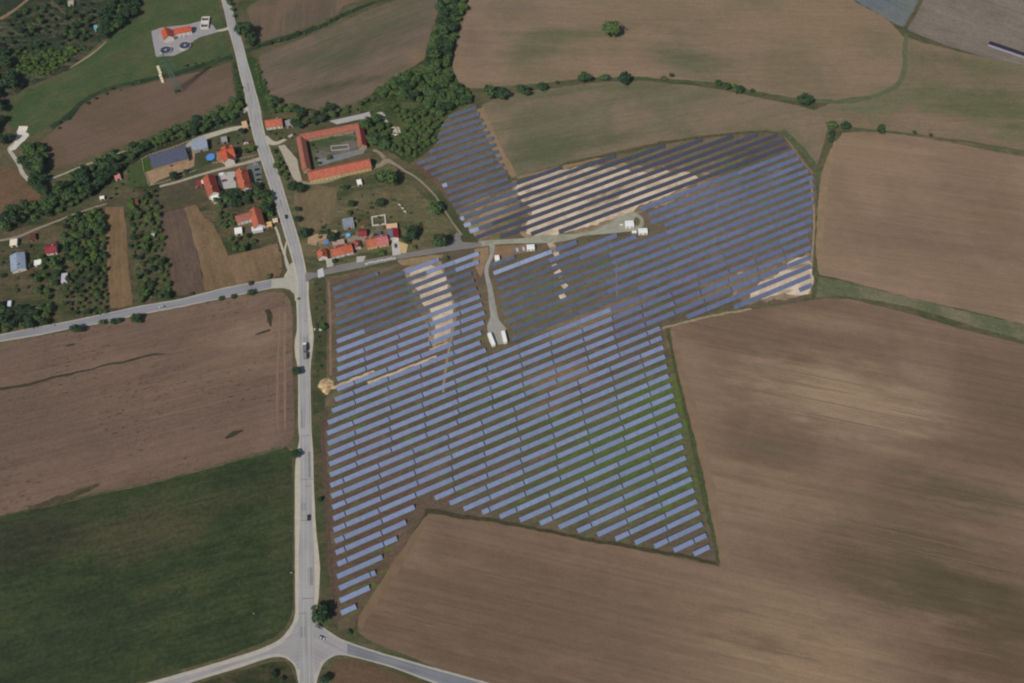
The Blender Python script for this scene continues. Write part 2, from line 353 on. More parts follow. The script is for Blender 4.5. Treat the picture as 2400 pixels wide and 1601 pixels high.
sheet('ploughed_field', [(1570, 770), (1625, 752), (1740, 730), (1850, 712), (1930, 699), (1990, 702), (2080, 722), (2200, 756), (2330, 792), (2460, 822), (2520, 1700), (1500, 1740), (1180, 1622), (1000, 1556), (905, 1517), (855, 1495), (838, 1478), (850, 1440), (905, 1350), (960, 1265), (1000, 1206), (1040, 1205), (1150, 1222), (1300, 1250), (1500, 1290), (1688, 1328), (1686, 1315), (1660, 1200), (1640, 1100), (1610, 960), (1585, 850)],
      soil('south_east_soil', A(125, 104, 87), A(111, 93, 76), 0.008, .38, .62, sdir, 170, 2.0, .6, .83, .12, .6,
           blobs=[(1990, 935, 95, 40, -.2, A(150, 129, 106), .9), (1860, 1170, 90, 30, -.2, A(134, 114, 93), .8), (1800, 1520, 95, 44, -.25, A(156, 132, 106), 1.0), (1790, 1470, 60, 30, -.25, A(140, 118, 96), .8), (1950, 760, 60, 14, -.15, A(140, 119, 98), .6), (1640, 950, 25, 90, .15, A(132, 112, 92), .6),
                  (2260, 1160, 60, 18, -.25, A(86, 80, 58), .75), (2150, 1250, 90, 34, -.25, A(94, 82, 63), .7), (2080, 1330, 80, 30, -.2, A(94, 82, 63), .7), (2240, 1400, 80, 24, -.28, A(82, 76, 56), .75), (2360, 1450, 60, 30, -.3, A(84, 75, 57), .75), (1790, 1045, 50, 10, -.2, A(100, 88, 70), .8), (2330, 1560, 70, 40, 0, A(90, 76, 60), .7),
                  (1400, 1450, 170, 60, -.1, A(104, 88, 71), .75), (1050, 1400, 80, 35, -.1, A(102, 86, 69), .7), (1100, 1560, 90, 18, -.2, A(100, 84, 67), .7), (2400, 950, 60, 90, 0, A(106, 90, 73), .7)]), Z1)
ribbon('field_margin', [(1575, 775), (1592, 850), (1618, 950), (1648, 1080), (1672, 1200), (1696, 1300), (1706, 1345)], [1.5, 3, 4, 4.5, 4.5, 3.5, .5], plain('turning_strip_soil', (126, 106, 86), .95, .05, .1, .12), Z2, .8)
ribbon('field_margin', [(1000, 1212), (962, 1272), (908, 1358), (856, 1440), (845, 1474)], [1.2, 2.6, 3, 2.6, 1.4], plain('turning_strip_soil', (116, 98, 78), .95, .05, .1, .12), Z2, .6)
sheet('ploughed_field', [(778, 1640), (776, 1570), (786, 1548), (815, 1543), (900, 1568), (1005, 1604), (1100, 1640)],
      soil('corner_soil', A(98, 80, 62), A(90, 75, 56), 0.03, ang=sdir, across=1.6), Z1)
wdir = heading((0, 1000), (640, 850))
sheet('ploughed_field', [(-140, 850), (0, 812), (100, 788), (230, 760), (325, 740), (420, 722), (530, 699), (640, 684), (664, 686), (680, 702), (686, 740), (686, 850), (690, 960), (690, 1020), (676, 1042), (640, 1052), (520, 1084), (400, 1118), (260, 1148), (130, 1178), (0, 1208), (-140, 1240)],
      soil('west_soil', A(114, 94, 82), A(104, 87, 76), 0.012, .38, .62, wdir, 120, 1.7, .55, .80, .17, .5,
           blobs=[(600, 790, 42, 26, .2, A(134, 114, 96), .7), (480, 720, 90, 10, .2, A(122, 102, 88), .5), (560, 860, 60, 12, .2, A(128, 108, 92), .5), (30, 790, 40, 12, .2, A(112, 92, 84), .5), (640, 950, 12, 60, 0, A(120, 100, 90), .6), (250, 1020, 110, 25, .2, A(104, 87, 77), .6)],
           speck=(0.42, 0.56, 0.68, A(62, 58, 48), 0.8)), Z1)
weed = plain('weed_patch', (62, 58, 44), .9, .1, .3, .6)
ribbon('weed_strip', [(-60, 925), (0, 912), (60, 902), (110, 890), (200, 868), (290, 848), (350, 835), (390, 829)], [1.3, 1.2, 1.2, 1.1, .8, .9, .9, .3], weed, Z2, .9)
ribbon('weed_strip', [(626, 725), (632, 745), (634, 766)], [2.0, 2.2, .6], weed, Z2, .8)
ribbon('weed_strip', [(598, 786), (618, 780), (634, 774)], [.5, 1.1, 1.0], weed, Z2, .5)
ribbon('weed_strip', [(528, 1026), (545, 1018), (568, 1008)], [.6, 2.0, .6], weed, Z2, .9)
ribbon('weed_strip', [(70, 1192), (140, 1172), (200, 1150), (232, 1138)], [1.2, 3.0, 2.2, .8], plain('weed_patch', (74, 68, 52), .9, .1, .4, .5), Z2, 1.4)
ribbon('weed_strip', [(155, 812), (165, 809), (176, 806)], [.5, 1.2, .4], weed, Z2, .4)
tr = plain('wheel_track_soil', (128, 108, 92), .95, .05, .1, .2)
ribbon('field_margin', [(668, 730), (667, 830), (668, 930), (668, 1010)], [.9, .8, .8, .5], tr, Z2, .3)
ribbon('field_margin', [(655, 720), (652, 830), (650, 930), (652, 1010)], [.5, .7, .7, .4], tr, Z2, .3)
sheet('grass_field', [(-160, 1250), (0, 1214), (130, 1184), (260, 1154), (400, 1124), (520, 1090), (640, 1058), (672, 1048), (682, 1060), (686, 1200), (686, 1400), (680, 1445), (664, 1476), (640, 1496), (560, 1528), (455, 1560), (340, 1594), (200, 1640), (-200, 1760)], green_mat, Z1)
sheet('grass_field', [(330, 1660), (456, 1605), (561, 1572), (640, 1551), (668, 1551), (684, 1566), (692, 1600), (692, 1680)], soil('rough_grass', A(58, 60, 40), A(74, 68, 50), .05, grain=.35, extra=(A(40, 52, 32), .08, .46, .6, .8)), Z1)
# north-west
sheet('ploughed_field', [(542, 146), (546, 180), (553, 230), (540, 238), (508, 246), (424, 292), (340, 324), (240, 357), (170, 384), (122, 399), (112, 366), (90, 338), (134, 299), (172, 262), (192, 241), (232, 221), (326, 201), (400, 184), (470, 168)],
      soil('north_west_soil', A(106, 88, 76), A(98, 84, 68), .015, .4, .6, heading((130, 380), (500, 240)), 90, 1.8, .4, .84, .13), Z1)
md = soil('meadow_turf', A(64, 82, 50), A(78, 86, 56), .03, .4, .62, heading((60, 280), (330, 160)), 50, 2.2, .4, .8, .24, blobs=[(280, 130, 26, 12, .5, A(84, 82, 60), .7), (470, 30, 20, 30, 0, A(66, 84, 46), .7), (430, 110, 40, 10, .2, A(82, 82, 58), .8)])
sheet('meadow', [(350, -40), (500, -40), (512, 20), (524, 66), (534, 110), (541, 140), (470, 162), (400, 180), (326, 196), (232, 216), (190, 236), (165, 262), (120, 292), (76, 316), (22, 296), (14, 262), (22, 232), (60, 212), (130, 186), (168, 165), (250, 96), (300, 60), (332, 36)], md, Z1)
ditch = soil('ditch_grass', A(48, 62, 44), A(40, 56, 40), .06, grain=.3, extra=(A(66, 78, 48), .05, .5, .65, .6))
ribbon('grass_strip', [(120, 300), (165, 270), (195, 238), (260, 208), (330, 190), (400, 176), (470, 156), (545, 132)], [3.0, 3.5, 2.6, 2.4, 2.6, 3, 3.2, 3], ditch, Z2, 1.0)
ribbon('grass_strip', [(572, 122), (620, 104), (690, 84), (745, 64), (800, 38), (850, 16), (920, -8)], [3, 3.4, 3.2, 3, 2.6, 2, 1.6], ditch, Z2, 1.0)
for pts, c1, c2 in (([(576, 20), (640, -20), (660, -40), (880, -40), (862, -4), (806, 14), (790, 34), (745, 54), (690, 74), (620, 96), (594, 100), (596, 70), (584, 40)], (110, 92, 78), (98, 88, 74)),
                    ([(606, 134), (652, 112), (720, 86), (791, 58), (850, 30), (906, 8), (960, -8), (1040, -20), (1040, 10), (1018, 50), (1002, 105), (996, 138), (955, 165), (905, 195), (850, 232), (800, 255), (762, 260), (690, 248), (650, 236), (630, 215), (618, 180)], (112, 96, 84), (100, 92, 76))):
    first = c1[0] == 110
    sheet('ploughed_field', pts, soil('north_soil', A(*c1), A(*c2), .016, .4, .6, heading((640, 90), (650, 10)) if first else heading((650, 230), (1000, 90)), 60, 3.4 if first else 2.2, .55, .80, .14,
          blobs=[(690, 40, 16, 20, 0, A(88, 82, 70), .7), (735, 20, 14, 20, 0, A(104, 84, 74), .7)] if first else
                [(790, 130, 70, 24, .3, A(78, 82, 64), .9), (900, 60, 50, 20, .3, A(86, 88, 68), .8), (770, 205, 40, 8, .35, A(70, 74, 58), .8), (860, 190, 30, 8, .35, A(76, 78, 58), .7), (980, 140, 14, 16, 0, A(132, 108, 84), .7)]), Z1)
sheet('ploughed_field', [(-160, 420), (0, 392), (29, 388), (48, 404), (64, 434), (96, 458), (92, 478), (57, 490), (18, 520), (0, 526), (-160, 560)], soil('far_west_soil', A(108, 84, 66), A(100, 82, 62), .03, ang=heading((0, 500), (90, 450)), across=1.8), Z1)
sheet('ploughed_field', [(246, 486), (290, 484), (296, 540), (303, 640), (312, 714), (284, 722), (258, 722), (253, 660), (250, 580)], soil('garden_soil', A(118, 96, 72), A(108, 90, 66), .03, ang=heading((280, 720), (270, 490)), along=60, across=1.0, sk=.5), Z1)
fm = soil('small_field_soil', A(100, 84, 72), A(92, 76, 68), .03, ang=heading((450, 690), (410, 500)), along=60, across=1.4, sk=.5, blobs=[(455, 560, 10, 20, 0, A(86, 72, 66), .8), (460, 660, 12, 12, 0, A(88, 74, 66), .7)])
sheet('ploughed_field', [(376, 500), (402, 494), (430, 487), (440, 520), (450, 548), (466, 610), (478, 676), (450, 688), (422, 694), (408, 682), (398, 622), (386, 560)], fm, Z1)
ft = soil('small_field_soil', A(124, 102, 80), A(112, 94, 70), .03, ang=heading((490, 680), (440, 490)), along=50, across=1.6, sk=.45, blobs=[(530, 560, 20, 14, 0, A(118, 100, 70), .6), (500, 620, 14, 30, 0, A(108, 90, 66), .6)])
sheet('ploughed_field', [(432, 487), (459, 480), (478, 512), (500, 526), (521, 566), (535, 600), (570, 592), (606, 583), (648, 570), (660, 600), (662, 630), (655, 646), (616, 657), (568, 667), (520, 677), (482, 682), (478, 660), (466, 608), (450, 546)], ft, Z1)
sheet('meadow', [(360, 470), (380, 440), (470, 420), (490, 470), (462, 478), (430, 485), (376, 498)], soil('rough_meadow', A(74, 72, 56), A(84, 76, 58), .05, grain=.3), Z1)
sheet('meadow', [(692, 450), (790, 440), (784, 520), (740, 540), (700, 530), (688, 490)], soil('mown_hay', A(114, 100, 76), A(104, 94, 70), .04, ang=heading((760, 530), (765, 450)), along=30, across=1.6), Z1)
# grey field and lake-grey fallow in the far corner
sheet('ploughed_field', [(2126, 70), (2150, 30), (2176, -30), (2520, -30), (2520, 190), (2440, 160), (2320, 138), (2220, 108)], soil('grey_soil', A(122, 113, 103), A(112, 102, 94), .015, ang=heading((2200, 60), (2400, 130)), along=80, across=2), Z1)
sheet('ploughed_field', [(1990, -30), (2164, -30), (2142, 24), (2118, 64), (2100, 58), (2050, 28), (2004, 4)], soil('blue_grey_fallow', A(100, 106, 112), A(106, 110, 104), .03, ang=heading((2010, 0), (2100, 50)), across=2), Z1)
ribbon('grass_strip', [(2124, 80), (2120, 130), (2112, 190), (2060, 222), (1990, 238), (1910, 236)], [1.6, 2.4, 2.4, 2.2, 2.6, 2.2], soil('track_grass', A(92, 98, 70), A(84, 92, 62), .05), Z2, .8)
ribbon('grass_strip', [(1110, 214), (1200, 206), (1300, 196), (1400, 186), (1500, 184), (1600, 192), (1680, 198), (1760, 216), (1850, 232), (1900, 238)], 1.9, soil('hedge_grass', A(70, 80, 52), A(86, 90, 62), .05), Z2, .7)
ribbon('grass_strip', [(1950, 300), (1990, 302), (2060, 308), (2150, 318), (2220, 330), (2320, 348), (2460, 372)], [2, 2.4, 1.6, 1.4, 2, 2.6, 2.6], soil('hedge_grass', A(82, 86, 58), A(104, 96, 72), .05), Z2, .7)
# wood floor
sheet('wood_floor', [(1040, -30), (1100, -30), (1078, 60), (1062, 115), (1058, 165), (1075, 200), (1106, 212), (1108, 240), (1060, 262), (1036, 290), (1020, 340), (990, 366), (960, 384), (905, 352), (868, 330), (856, 290), (842, 258), (880, 212), (945, 172), (996, 142), (1004, 110), (1022, 56)],
      soil('wood_floor', A(64, 75, 46), A(50, 62, 38), .06, grain=.4, extra=(A(92, 94, 64), .06, .5, .64, .7)), Z2, 1.2)
sheet('wood_floor', [(0, 530), (30, 488), (100, 478), (140, 438), (235, 376), (330, 338), (450, 292), (540, 248), (580, 258), (590, 290), (540, 292), (470, 318), (400, 345), (335, 368), (300, 396), (262, 430), (180, 482), (110, 505), (20, 545)],
      soil('wood_floor', A(48, 54, 38), A(62, 62, 46), .06, grain=.4), Z0 + .02, 1.0)

# ------------------------------------------------------------------ solar park ground
park = [(1112, 236), (1148, 300), (1186, 378), (1208, 424), (1320, 390), (1430, 366), (1600, 331), (1740, 314), (1832, 314), (1862, 342), (1914, 412), (1912, 520), (1906, 640), (1903, 698), (1760, 722), (1640, 744), (1566, 764), (1580, 840), (1612, 970), (1650, 1150), (1688, 1324), (1500, 1286), (1300, 1248), (1150, 1220), (1030, 1198), (1000, 1204), (940, 1290), (880, 1386), (832, 1468), (796, 1478), (770, 1440), (762, 1200), (752, 1020), (764, 900), (766, 760), (762, 652), (860, 632), (930, 616), (1048, 594), (1120, 584), (1122, 566), (1072, 500), (1020, 432), (960, 384), (1000, 352), (1024, 322), (1038, 276)]
pdir = R(25.2)
psoil = soil('park_soil', A(96, 84, 71), A(88, 80, 64), .02, .4, .62, pdir, 30, 2.0, .35, .8, .25, .5,
             blobs=[(1490, 1000, 75, 44, .4, A(84, 100, 52), .75), (1420, 1090, 85, 40, .45, A(80, 96, 50), .75), (1560, 1140, 44, 34, .4, A(82, 98, 52), .75), (1560, 930, 40, 30, .4, A(84, 100, 50), .8), (1250, 1000, 60, 24, .4, A(80, 88, 52), .8), (1160, 940, 40, 20, .4, A(78, 84, 52), .7), (1640, 500, 90, 40, .4, A(98, 92, 74), .7), (1780, 480, 50, 50, .4, A(92, 90, 70), .6),
                    (850, 1250, 40, 90, 0, A(92, 72, 60), .8), (1000, 1150, 50, 20, .3, A(92, 74, 62), .7), (1310, 880, 30, 14, .4, A(132, 110, 86), .9), (1280, 950, 26, 10, .5, A(120, 100, 80), .8), (860, 690, 40, 22, 0, A(106, 84, 72), .8), (1060, 440, 30, 30, 0, A(112, 86, 72), .7), (1300, 690, 110, 50, .4, A(112, 101, 82), .7), (1700, 520, 110, 90, .4, A(114, 103, 86), .75), (1520, 380, 120, 30, .3, A(118, 104, 88), .75), (1090, 330, 40, 60, .3, A(112, 98, 82), .8), (1150, 510, 40, 26, .4, A(160, 138, 110), .85), (1110, 550, 20, 10, .2, A(168, 144, 116), .8), (1560, 420, 60, 16, .4, A(140, 122, 100), .7), (1640, 460, 40, 12, .4, A(134, 112, 90), .7), (930, 800, 60, 30, .3, A(110, 88, 76), .6), (1000, 400, 14, 20, .5, A(96, 68, 58), .8), (1400, 740, 60, 10, .4, A(138, 120, 98), .7), (1720, 660, 60, 12, .4, A(140, 122, 100), .6)],
             extra=(A(118, 102, 84), .09, .52, .68, .7), speck=(.22, .52, .64, A(88, 112, 46), .6))
sheet('park_ground', park, psoil, Z1, .6)
sand = soil('bright_sand', A(206, 189, 170), A(188, 169, 148), .06, grain=.12, extra=(A(132, 112, 90), .07, .5, .66, .85), ang=pdir, along=16, across=1.6, sk=.3)
halo = soil('pale_soil', A(150, 130, 108), A(116, 102, 82), .05, .4, .6, grain=.2)
sheet('pale_soil', [(1200, 428), (1260, 410), (1340, 386), (1460, 384), (1600, 396), (1680, 408), (1690, 424), (1620, 452), (1540, 484), (1480, 508), (1400, 540), (1300, 562), (1230, 556), (1216, 530), (1240, 505), (1210, 470), (1120, 500), (1090, 520), (1080, 505), (1150, 470), (1190, 448)], halo, Z2 - .02, 3.0)
sheet('pale_soil', [(950, 636), (1000, 612), (1030, 614), (1056, 660), (1068, 700), (1068, 770), (1052, 816), (1014, 816), (998, 770), (976, 706), (956, 670)], halo, Z2 - .02, 2.6)
sheet('pale_soil', [(1720, 690), (1760, 664), (1830, 618), (1896, 588), (1904, 690), (1840, 698), (1750, 716)], halo, Z2 - .02, 2.4)
sheet('sand_patch', [(1212, 432), (1252, 418), (1310, 398), (1340, 394), (1372, 392), (1450, 394), (1520, 404), (1590, 404), (1620, 410), (1634, 420), (1610, 438), (1580, 448), (1530, 470), (1500, 486), (1470, 500), (1430, 512), (1390, 532), (1330, 548), (1290, 556), (1262, 552), (1234, 540), (1238, 520), (1256, 500), (1240, 484), (1226, 464), (1206, 446)], sand, Z2, 2.6)
sheet('sand_patch', [(966, 636), (1010, 616), (1026, 622), (1040, 640), (1044, 664), (1054, 680), (1060, 700), (1060, 730), (1052, 770), (1044, 800), (1018, 806), (1014, 780), (1008, 752), (1000, 726), (984, 706), (972, 680), (964, 656)], sand, Z2, 2.4)
sheet('sand_patch', [(1764, 676), (1780, 660), (1810, 650), (1842, 622), (1870, 606), (1894, 596), (1902, 616), (1902, 688), (1876, 692), (1852, 694), (1836, 686), (1800, 696), (1760, 706)], sand, Z2, 2.0)
for pts in ([(1290, 572), (1300, 590), (1308, 608)], [(1296, 620), (1304, 630)], [(1306, 636), (1318, 648)], [(1312, 660), (1324, 674)], [(1316, 690), (1322, 700)], [(1736, 640), (1742, 646)]):
    ribbon('sand_patch', pts, 2.4, sand, Z2, 1.0, False)
dust = plain('dusty_path', (142, 126, 102), .95, .1, .15, .3)
ribbon('dirt_path', [(1068, 744), (1060, 780), (1052, 820), (1044, 870), (1038, 920)], .9, dust, Z2, .3)
ribbon('dirt_path', [(1445, 620), (1445, 660), (1446, 700)], .35, dust, Z2, .1)
ribbon('dirt_path', [(771, 660), (774, 760), (776, 880)], .8, plain('dusty_path', (128, 108, 92), .95, .1, .15, .3), Z2, .4)
ribbon('dirt_path', [(768, 960), (756, 1010), (764, 1120), (770, 1240), (778, 1360), (790, 1460)], 1.5, plain('bare_earth', (88, 72, 64), .95, .1, .2, .3), Z2, .7)
ribbon('dirt_path', [(1900, 420), (1908, 520), (1902, 620), (1898, 690)], .8, dust, Z2, .3)
ribbon('dirt_path', [(1840, 322), (1872, 366), (1904, 408)], .8, plain('dusty_path', (128, 108, 90), .95, .1, .15, .3), Z2, .3)
ribbon('dirt_path', [(1552, 770), (1620, 752), (1690, 738), (1760, 724)], 1.0, plain('dusty_path', (146, 132, 106), .95, .1, .2, .3), Z2, .7)
dk = plain('weed_verge', (72, 78, 50), .9, .1, .3, .4)
ribbon('grass_strip', [(1916, 420), (1919, 520), (1916, 620), (1908, 700)], 1.5, plain('weed_verge', (80, 84, 58), .9, .1, .3, .4), Z2, .5)
ribbon('grass_strip', [(1834, 308), (1874, 346), (1916, 400), (1918, 420)], [3, 3, 2.2, 1.4], plain('weed_verge', (82, 90, 62), .9, .1, .3, .4), Z2, .7)
ribbon('grass_strip', [(1320, 384), (1430, 362), (1560, 334), (1690, 316), (1800, 307)], [1.0, 1.6, 1.6, 1.4, 1.0], plain('weed_verge', (84, 80, 56), .9, .1, .3, .4), Z2, .5)
ribbon('grass_strip', [(1562, 770), (1580, 850), (1606, 960), (1644, 1130), (1684, 1318)], [.8, 1.2, 1.5, 1.9, .9], dk, Z2, .8)
ribbon('grass_strip', [(1684, 1320), (1500, 1286), (1300, 1248), (1150, 1220), (1030, 1200), (998, 1200)], [1.0, 1.3, 1.2, 1.4, 1.6, 2.0], plain('weed_verge', (66, 62, 46), .9, .1, .3, .4), Z2, .7)
ribbon('grass_strip', [(1000, 1200), (950, 1280), (890, 1372), (838, 1462)], [1, 1.0, 1.2, 1.2], plain('weed_verge', (62, 60, 44), .9, .1, .3, .4), Z2, .5)

# ------------------------------------------------------------------ roads and tracks
rd = heading((710, 1500), (708, 800))
conc = plain('pale_shoulder', (178, 172, 158), .9, .15, .08, .3)
tar = asphalt('road_asphalt', (156, 155, 156), rd, .13)
mainL = [(512, -40), (519, 0), (529, 40), (534, 66), (543, 94), (553, 134), (561, 172), (571, 210), (578, 249), (587, 290), (595, 326), (606, 360), (620, 403), (632, 440), (645, 480), (658, 520), (666, 548), (676, 580), (686, 615), (692, 650), (694, 700), (696, 770), (691, 800), (692, 835), (697, 858), (699, 900), (699, 1000), (702, 1030), (694, 1070), (691, 1130), (691, 1240), (692, 1340), (692, 1430), (694, 1480), (699, 1560), (700, 1640)]
mainR = [(534, -40), (541, 0), (549, 40), (556, 66), (567, 94), (577, 134), (588, 172), (598, 210), (609, 249), (616, 290), (625, 326), (637, 360), (652, 403), (664, 440), (676, 480), (688, 520), (697, 548), (706, 580), (714, 615), (719, 640), (724, 665), (724, 700), (730, 750), (735, 780), (734, 810), (729, 850), (728, 890), (730, 1000), (734, 1060), (736, 1140), (741, 1240), (748, 1300), (750, 1340), (747, 1400), (742, 1436), (740, 1480), (742, 1560), (742, 1640)]
sheet('road_shoulder', smooth_px(mainL, False, 3) + smooth_px(mainR, False, 3)[::-1], conc, Z3, .12, 2)
def aw(y):                                     # asphalt edges within the shoulder
    return None
aL = [(514, -40), (521, 0), (536, 66), (545, 94), (555, 134), (563.5, 172), (573.5, 210), (581, 249), (590, 290), (598, 326), (623, 403), (648.5, 480), (670, 548), (690, 615), (699, 660), (700, 720), (702, 800), (702.5, 900), (704, 1000), (704, 1100), (704, 1200), (701, 1300), (700, 1400), (702, 1500), (703, 1640)]
aR = [(532, -40), (539, 0), (554, 66), (565, 94), (574.5, 134), (585.5, 172), (595.5, 210), (606, 249), (613, 290), (622, 326), (648.5, 403), (673, 480), (693.5, 548), (710, 615), (717, 660), (720, 720), (724, 800), (726, 900), (727.5, 1000), (729.5, 1100), (731.5, 1200), (736, 1300), (737, 1400), (735, 1500), (738, 1640)]
sheet('main_road', smooth_px(aL, False, 3) + smooth_px(aR, False, 3)[::-1], tar, Z4, .06, 2)
lane = plain('worn_lane', (166, 166, 168), .85, .2, .06, .4)
for f in (.30, .66):
    ribbon('road_marking', [(a[0] + (b[0] - a[0]) * f, (a[1] + b[1]) / 2) for a, b in zip(aL[3:], aR[3:])], .28, lane, Z5, .05)
crack = plain('tar_seam', (118, 118, 124), .8, .2, .1, .5)
for y, x0, x1 in ((752, 712, 719), (1022, 706, 728), (1124, 705, 734), (1140, 716, 730), (1220, 704, 730), (1403, 708, 738), (1438, 700, 716)):
    ribbon('road_marking', [(x0, y + 1), (x1, y - 1)], .25, crack, Z5, .05, False)
rep_ = plain('tar_patch', (132, 131, 134), .85, .2, .08, .4)
for (x0, y0, x1, y1) in ((712, 790, 722, 812), (705, 960, 713, 1004), (719, 1060, 728, 1120), (706, 1180, 716, 1196), (722, 1330, 733, 1372), (703, 1470, 716, 1494), (652, 470, 660, 486), (578, 196, 584, 216)):
    sheet('tar_patch', [(x0, y0), (x1, y0 - 1), (x1 + 1, y1), (x0 + 1, y1 + 1)], rep_, Z5 - .03, .1, 2)
# tramlines left by the tractor in the two right-hand fields
tl_a = plain('wheel_track_soil', (138, 117, 99), .95, .05, .12, .1); tl_b = plain('wheel_track_soil', (118, 100, 84), .95, .05, .12, .1); tq = random.Random(77)
def tramlines(poly, p, q, n, mat, lo, hi, hw):
    P = [g(*v) for v in poly]; an = heading(p, q); c_, s__ = math.cos(an), math.sin(an); m = 0
    ys = [-x * s__ + y * c_ for x, y in P]; xs = [x * c_ + y * s__ for x, y in P]
    for _ in range(n * 20):
        if m >= n: break
        v = tq.uniform(min(ys), max(ys)); u = tq.uniform(min(xs), max(xs)); L = tq.uniform(lo, hi); pts = []
        ok = True
        for i in range(9):
            uu = u + L * i / 8; vv = v + .8 * math.sin(uu * .02 + v); X, Y = uu * c_ - vv * s__, uu * s__ + vv * c_
            if not inside((X, Y), P): ok = False; break
            pts.append((X, Y, hw * math.sin(math.pi * (.06 + .88 * i / 8)) ** .5))
        if not ok: continue
        m += 1
        up = [(x - s__ * h, y + c_ * h) for x, y, h in pts]; dn = [(x + s__ * h, y - c_ * h) for x, y, h in pts]
        sheet('wheel_track', up + dn[::-1], mat, Z2, .12, 3, True)
SEP = [(1640, 790), (1900, 720), (2400, 830), (2400, 1600), (1100, 1580), (900, 1480), (1020, 1230), (1690, 1350), (1650, 1100)]
EP = [(1960, 340), (2060, 320), (2400, 370), (2400, 740), (1950, 640)]
tramlines(SEP, (1650, 1050), (2350, 1200), 26, tl_b, 30, 110, .34); tramlines(EP, (1950, 500), (2350, 560), 14, tl_a, 30, 100, .36)
tramlines([(20, 830), (640, 700), (670, 1020), (30, 1180)], (0, 1000), (640, 850), 14, plain('wheel_track_soil', (124, 104, 91), .95, .05, .12, .1), 25, 80, .35)
# west road
wa = asphalt('west_asphalt', (136, 137, 144), heading((100, 770), (600, 670)))
wu = [(-60, 800), (0, 787), (76, 771), (159, 756), (230, 741), (325, 720), (422, 704), (530, 676), (600, 664), (637, 657)]
wl = [(-60, 814), (0, 799), (92, 784), (159, 770), (230, 757), (325, 736), (407, 721), (530, 696), (600, 682), (635, 674)]
sheet('road_shoulder', [(x, y - 2.5) for x, y in wu] + [(664, 652), (672, 640), (680, 620), (690, 612), (702, 650), (700, 700), (692, 706), (690, 690), (680, 680), (664, 676)] + [(x, y + 2.5) for x, y in wl[::-1]], plain('pale_shoulder', (168, 164, 154), .9, .15, .08, .3), Z3 - .05, .15, 2)
sheet('west_road', smooth_px(wu, False, 3) + smooth_px(wl, False, 3)[::-1], wa, Z4, .06, 2)
# crossroads arms at the bottom
xu = [(300, 1616), (347, 1600), (456, 1569), (561, 1537), (622, 1516), (656, 1498), (673, 1480), (687, 1458), (693, 1430)]
xl = [(330, 1640), (456, 1597), (561, 1565), (629, 1543), (662, 1541), (680, 1550), (692, 1566), (698, 1596)]
sheet('road_shoulder', smooth_px(xu, False, 3) + [(715, 1430), (720, 1596)] + smooth_px(xl, False, 3)[::-1], plain('pale_shoulder', (170, 165, 156), .9, .15, .08, .3), Z3 - .04, .12, 2)
sheet('side_road', [(310, 1626), (360, 1606), (460, 1578), (562, 1548), (628, 1526), (662, 1508), (682, 1486), (694, 1462), (706, 1440), (714, 1560), (699, 1570), (692, 1554), (676, 1540), (655, 1532), (626, 1536), (562, 1556), (460, 1590), (380, 1622)], asphalt('side_asphalt', (150, 148, 150), heading((350, 1600), (650, 1510))), Z4 - .04, .08, 2)
eu = [(744, 1432), (745, 1452), (756, 1468), (790, 1492), (814, 1503), (890, 1529), (1000, 1560), (1137, 1598), (1250, 1632)]
el = [(742, 1600), (747, 1584), (757, 1558), (778, 1540), (812, 1537), (912, 1563), (1007, 1598), (1100, 1632)]
sheet('road_shoulder', smooth_px(eu, False, 3) + smooth_px(el, False, 3)[::-1] + [(720, 1596), (722, 1432)], plain('pale_shoulder', (164, 160, 152), .9, .15, .08, .3), Z3 - .03, .12, 2)
sheet('side_road', [(722, 1440), (742, 1464), (780, 1494), (814, 1509), (814, 1533), (780, 1534), (752, 1552), (740, 1580), (730, 1596)], asphalt('junction_asphalt', (152, 149, 152), heading((814, 1515), (730, 1470))), Z4 - .03, .08, 2)
sheet('side_road', [(814, 1509), (890, 1534), (1000, 1566), (1130, 1602), (1250, 1640), (1120, 1632), (1010, 1594), (912, 1559), (814, 1533)], asphalt('dark_asphalt', (120, 123, 130), heading((814, 1520), (1100, 1600)), .12), Z4 - .02, .06, 2)
# village street and gravel tracks
sheet('village_street', smooth_px([(716, 640), (740, 640), (757, 634), (792, 622), (857, 610), (918, 599), (994, 585.5), (1048, 576), (1062, 560), (1070, 545), (1080, 552), (1084, 568), (1124, 569), (1126, 579), (1080, 586), (1050, 589.5), (1013, 596), (929, 609), (860, 625), (803, 637), (761, 645), (730, 654), (718, 662)], True, 2), asphalt('street_asphalt', (122, 119, 118), heading((760, 640), (1050, 580))), Z3 + .02, .1, 2)
sheet('concrete_apron', [(744, 634), (757, 628), (760, 648), (746, 652)], plain('pale_concrete', (188, 186, 194), .8, .2, .06, .5), Z4, .05, 2)
grav = soil('gravel', A(152, 152, 138), A(140, 138, 122), .08, grain=.1, gscale=.8)
sheet('gravel_track', smooth_px([(1122, 567), (1147, 564), (1191, 562), (1240, 557), (1270, 552), (1344, 549), (1380, 544), (1404, 534), (1440, 514), (1464, 503), (1484, 499), (1500, 504), (1509, 518), (1506, 532), (1490, 542), (1450, 546), (1400, 550), (1365, 554), (1330, 564), (1288, 570), (1230, 571), (1172, 573), (1124, 579)], True, 3), grav, Z3, .25, 2)
sheet('grass_patch', smooth_px([(1488, 510), (1497, 512), (1500, 522), (1494, 530), (1487, 522)], True, 3), plain('weed_verge', (98, 96, 74), .9, .1, .2, .5), Z3 + .1, .1, 1)
grav2 = soil('gravel', A(150, 149, 143), A(140, 139, 130), .08, grain=.1, gscale=.8)
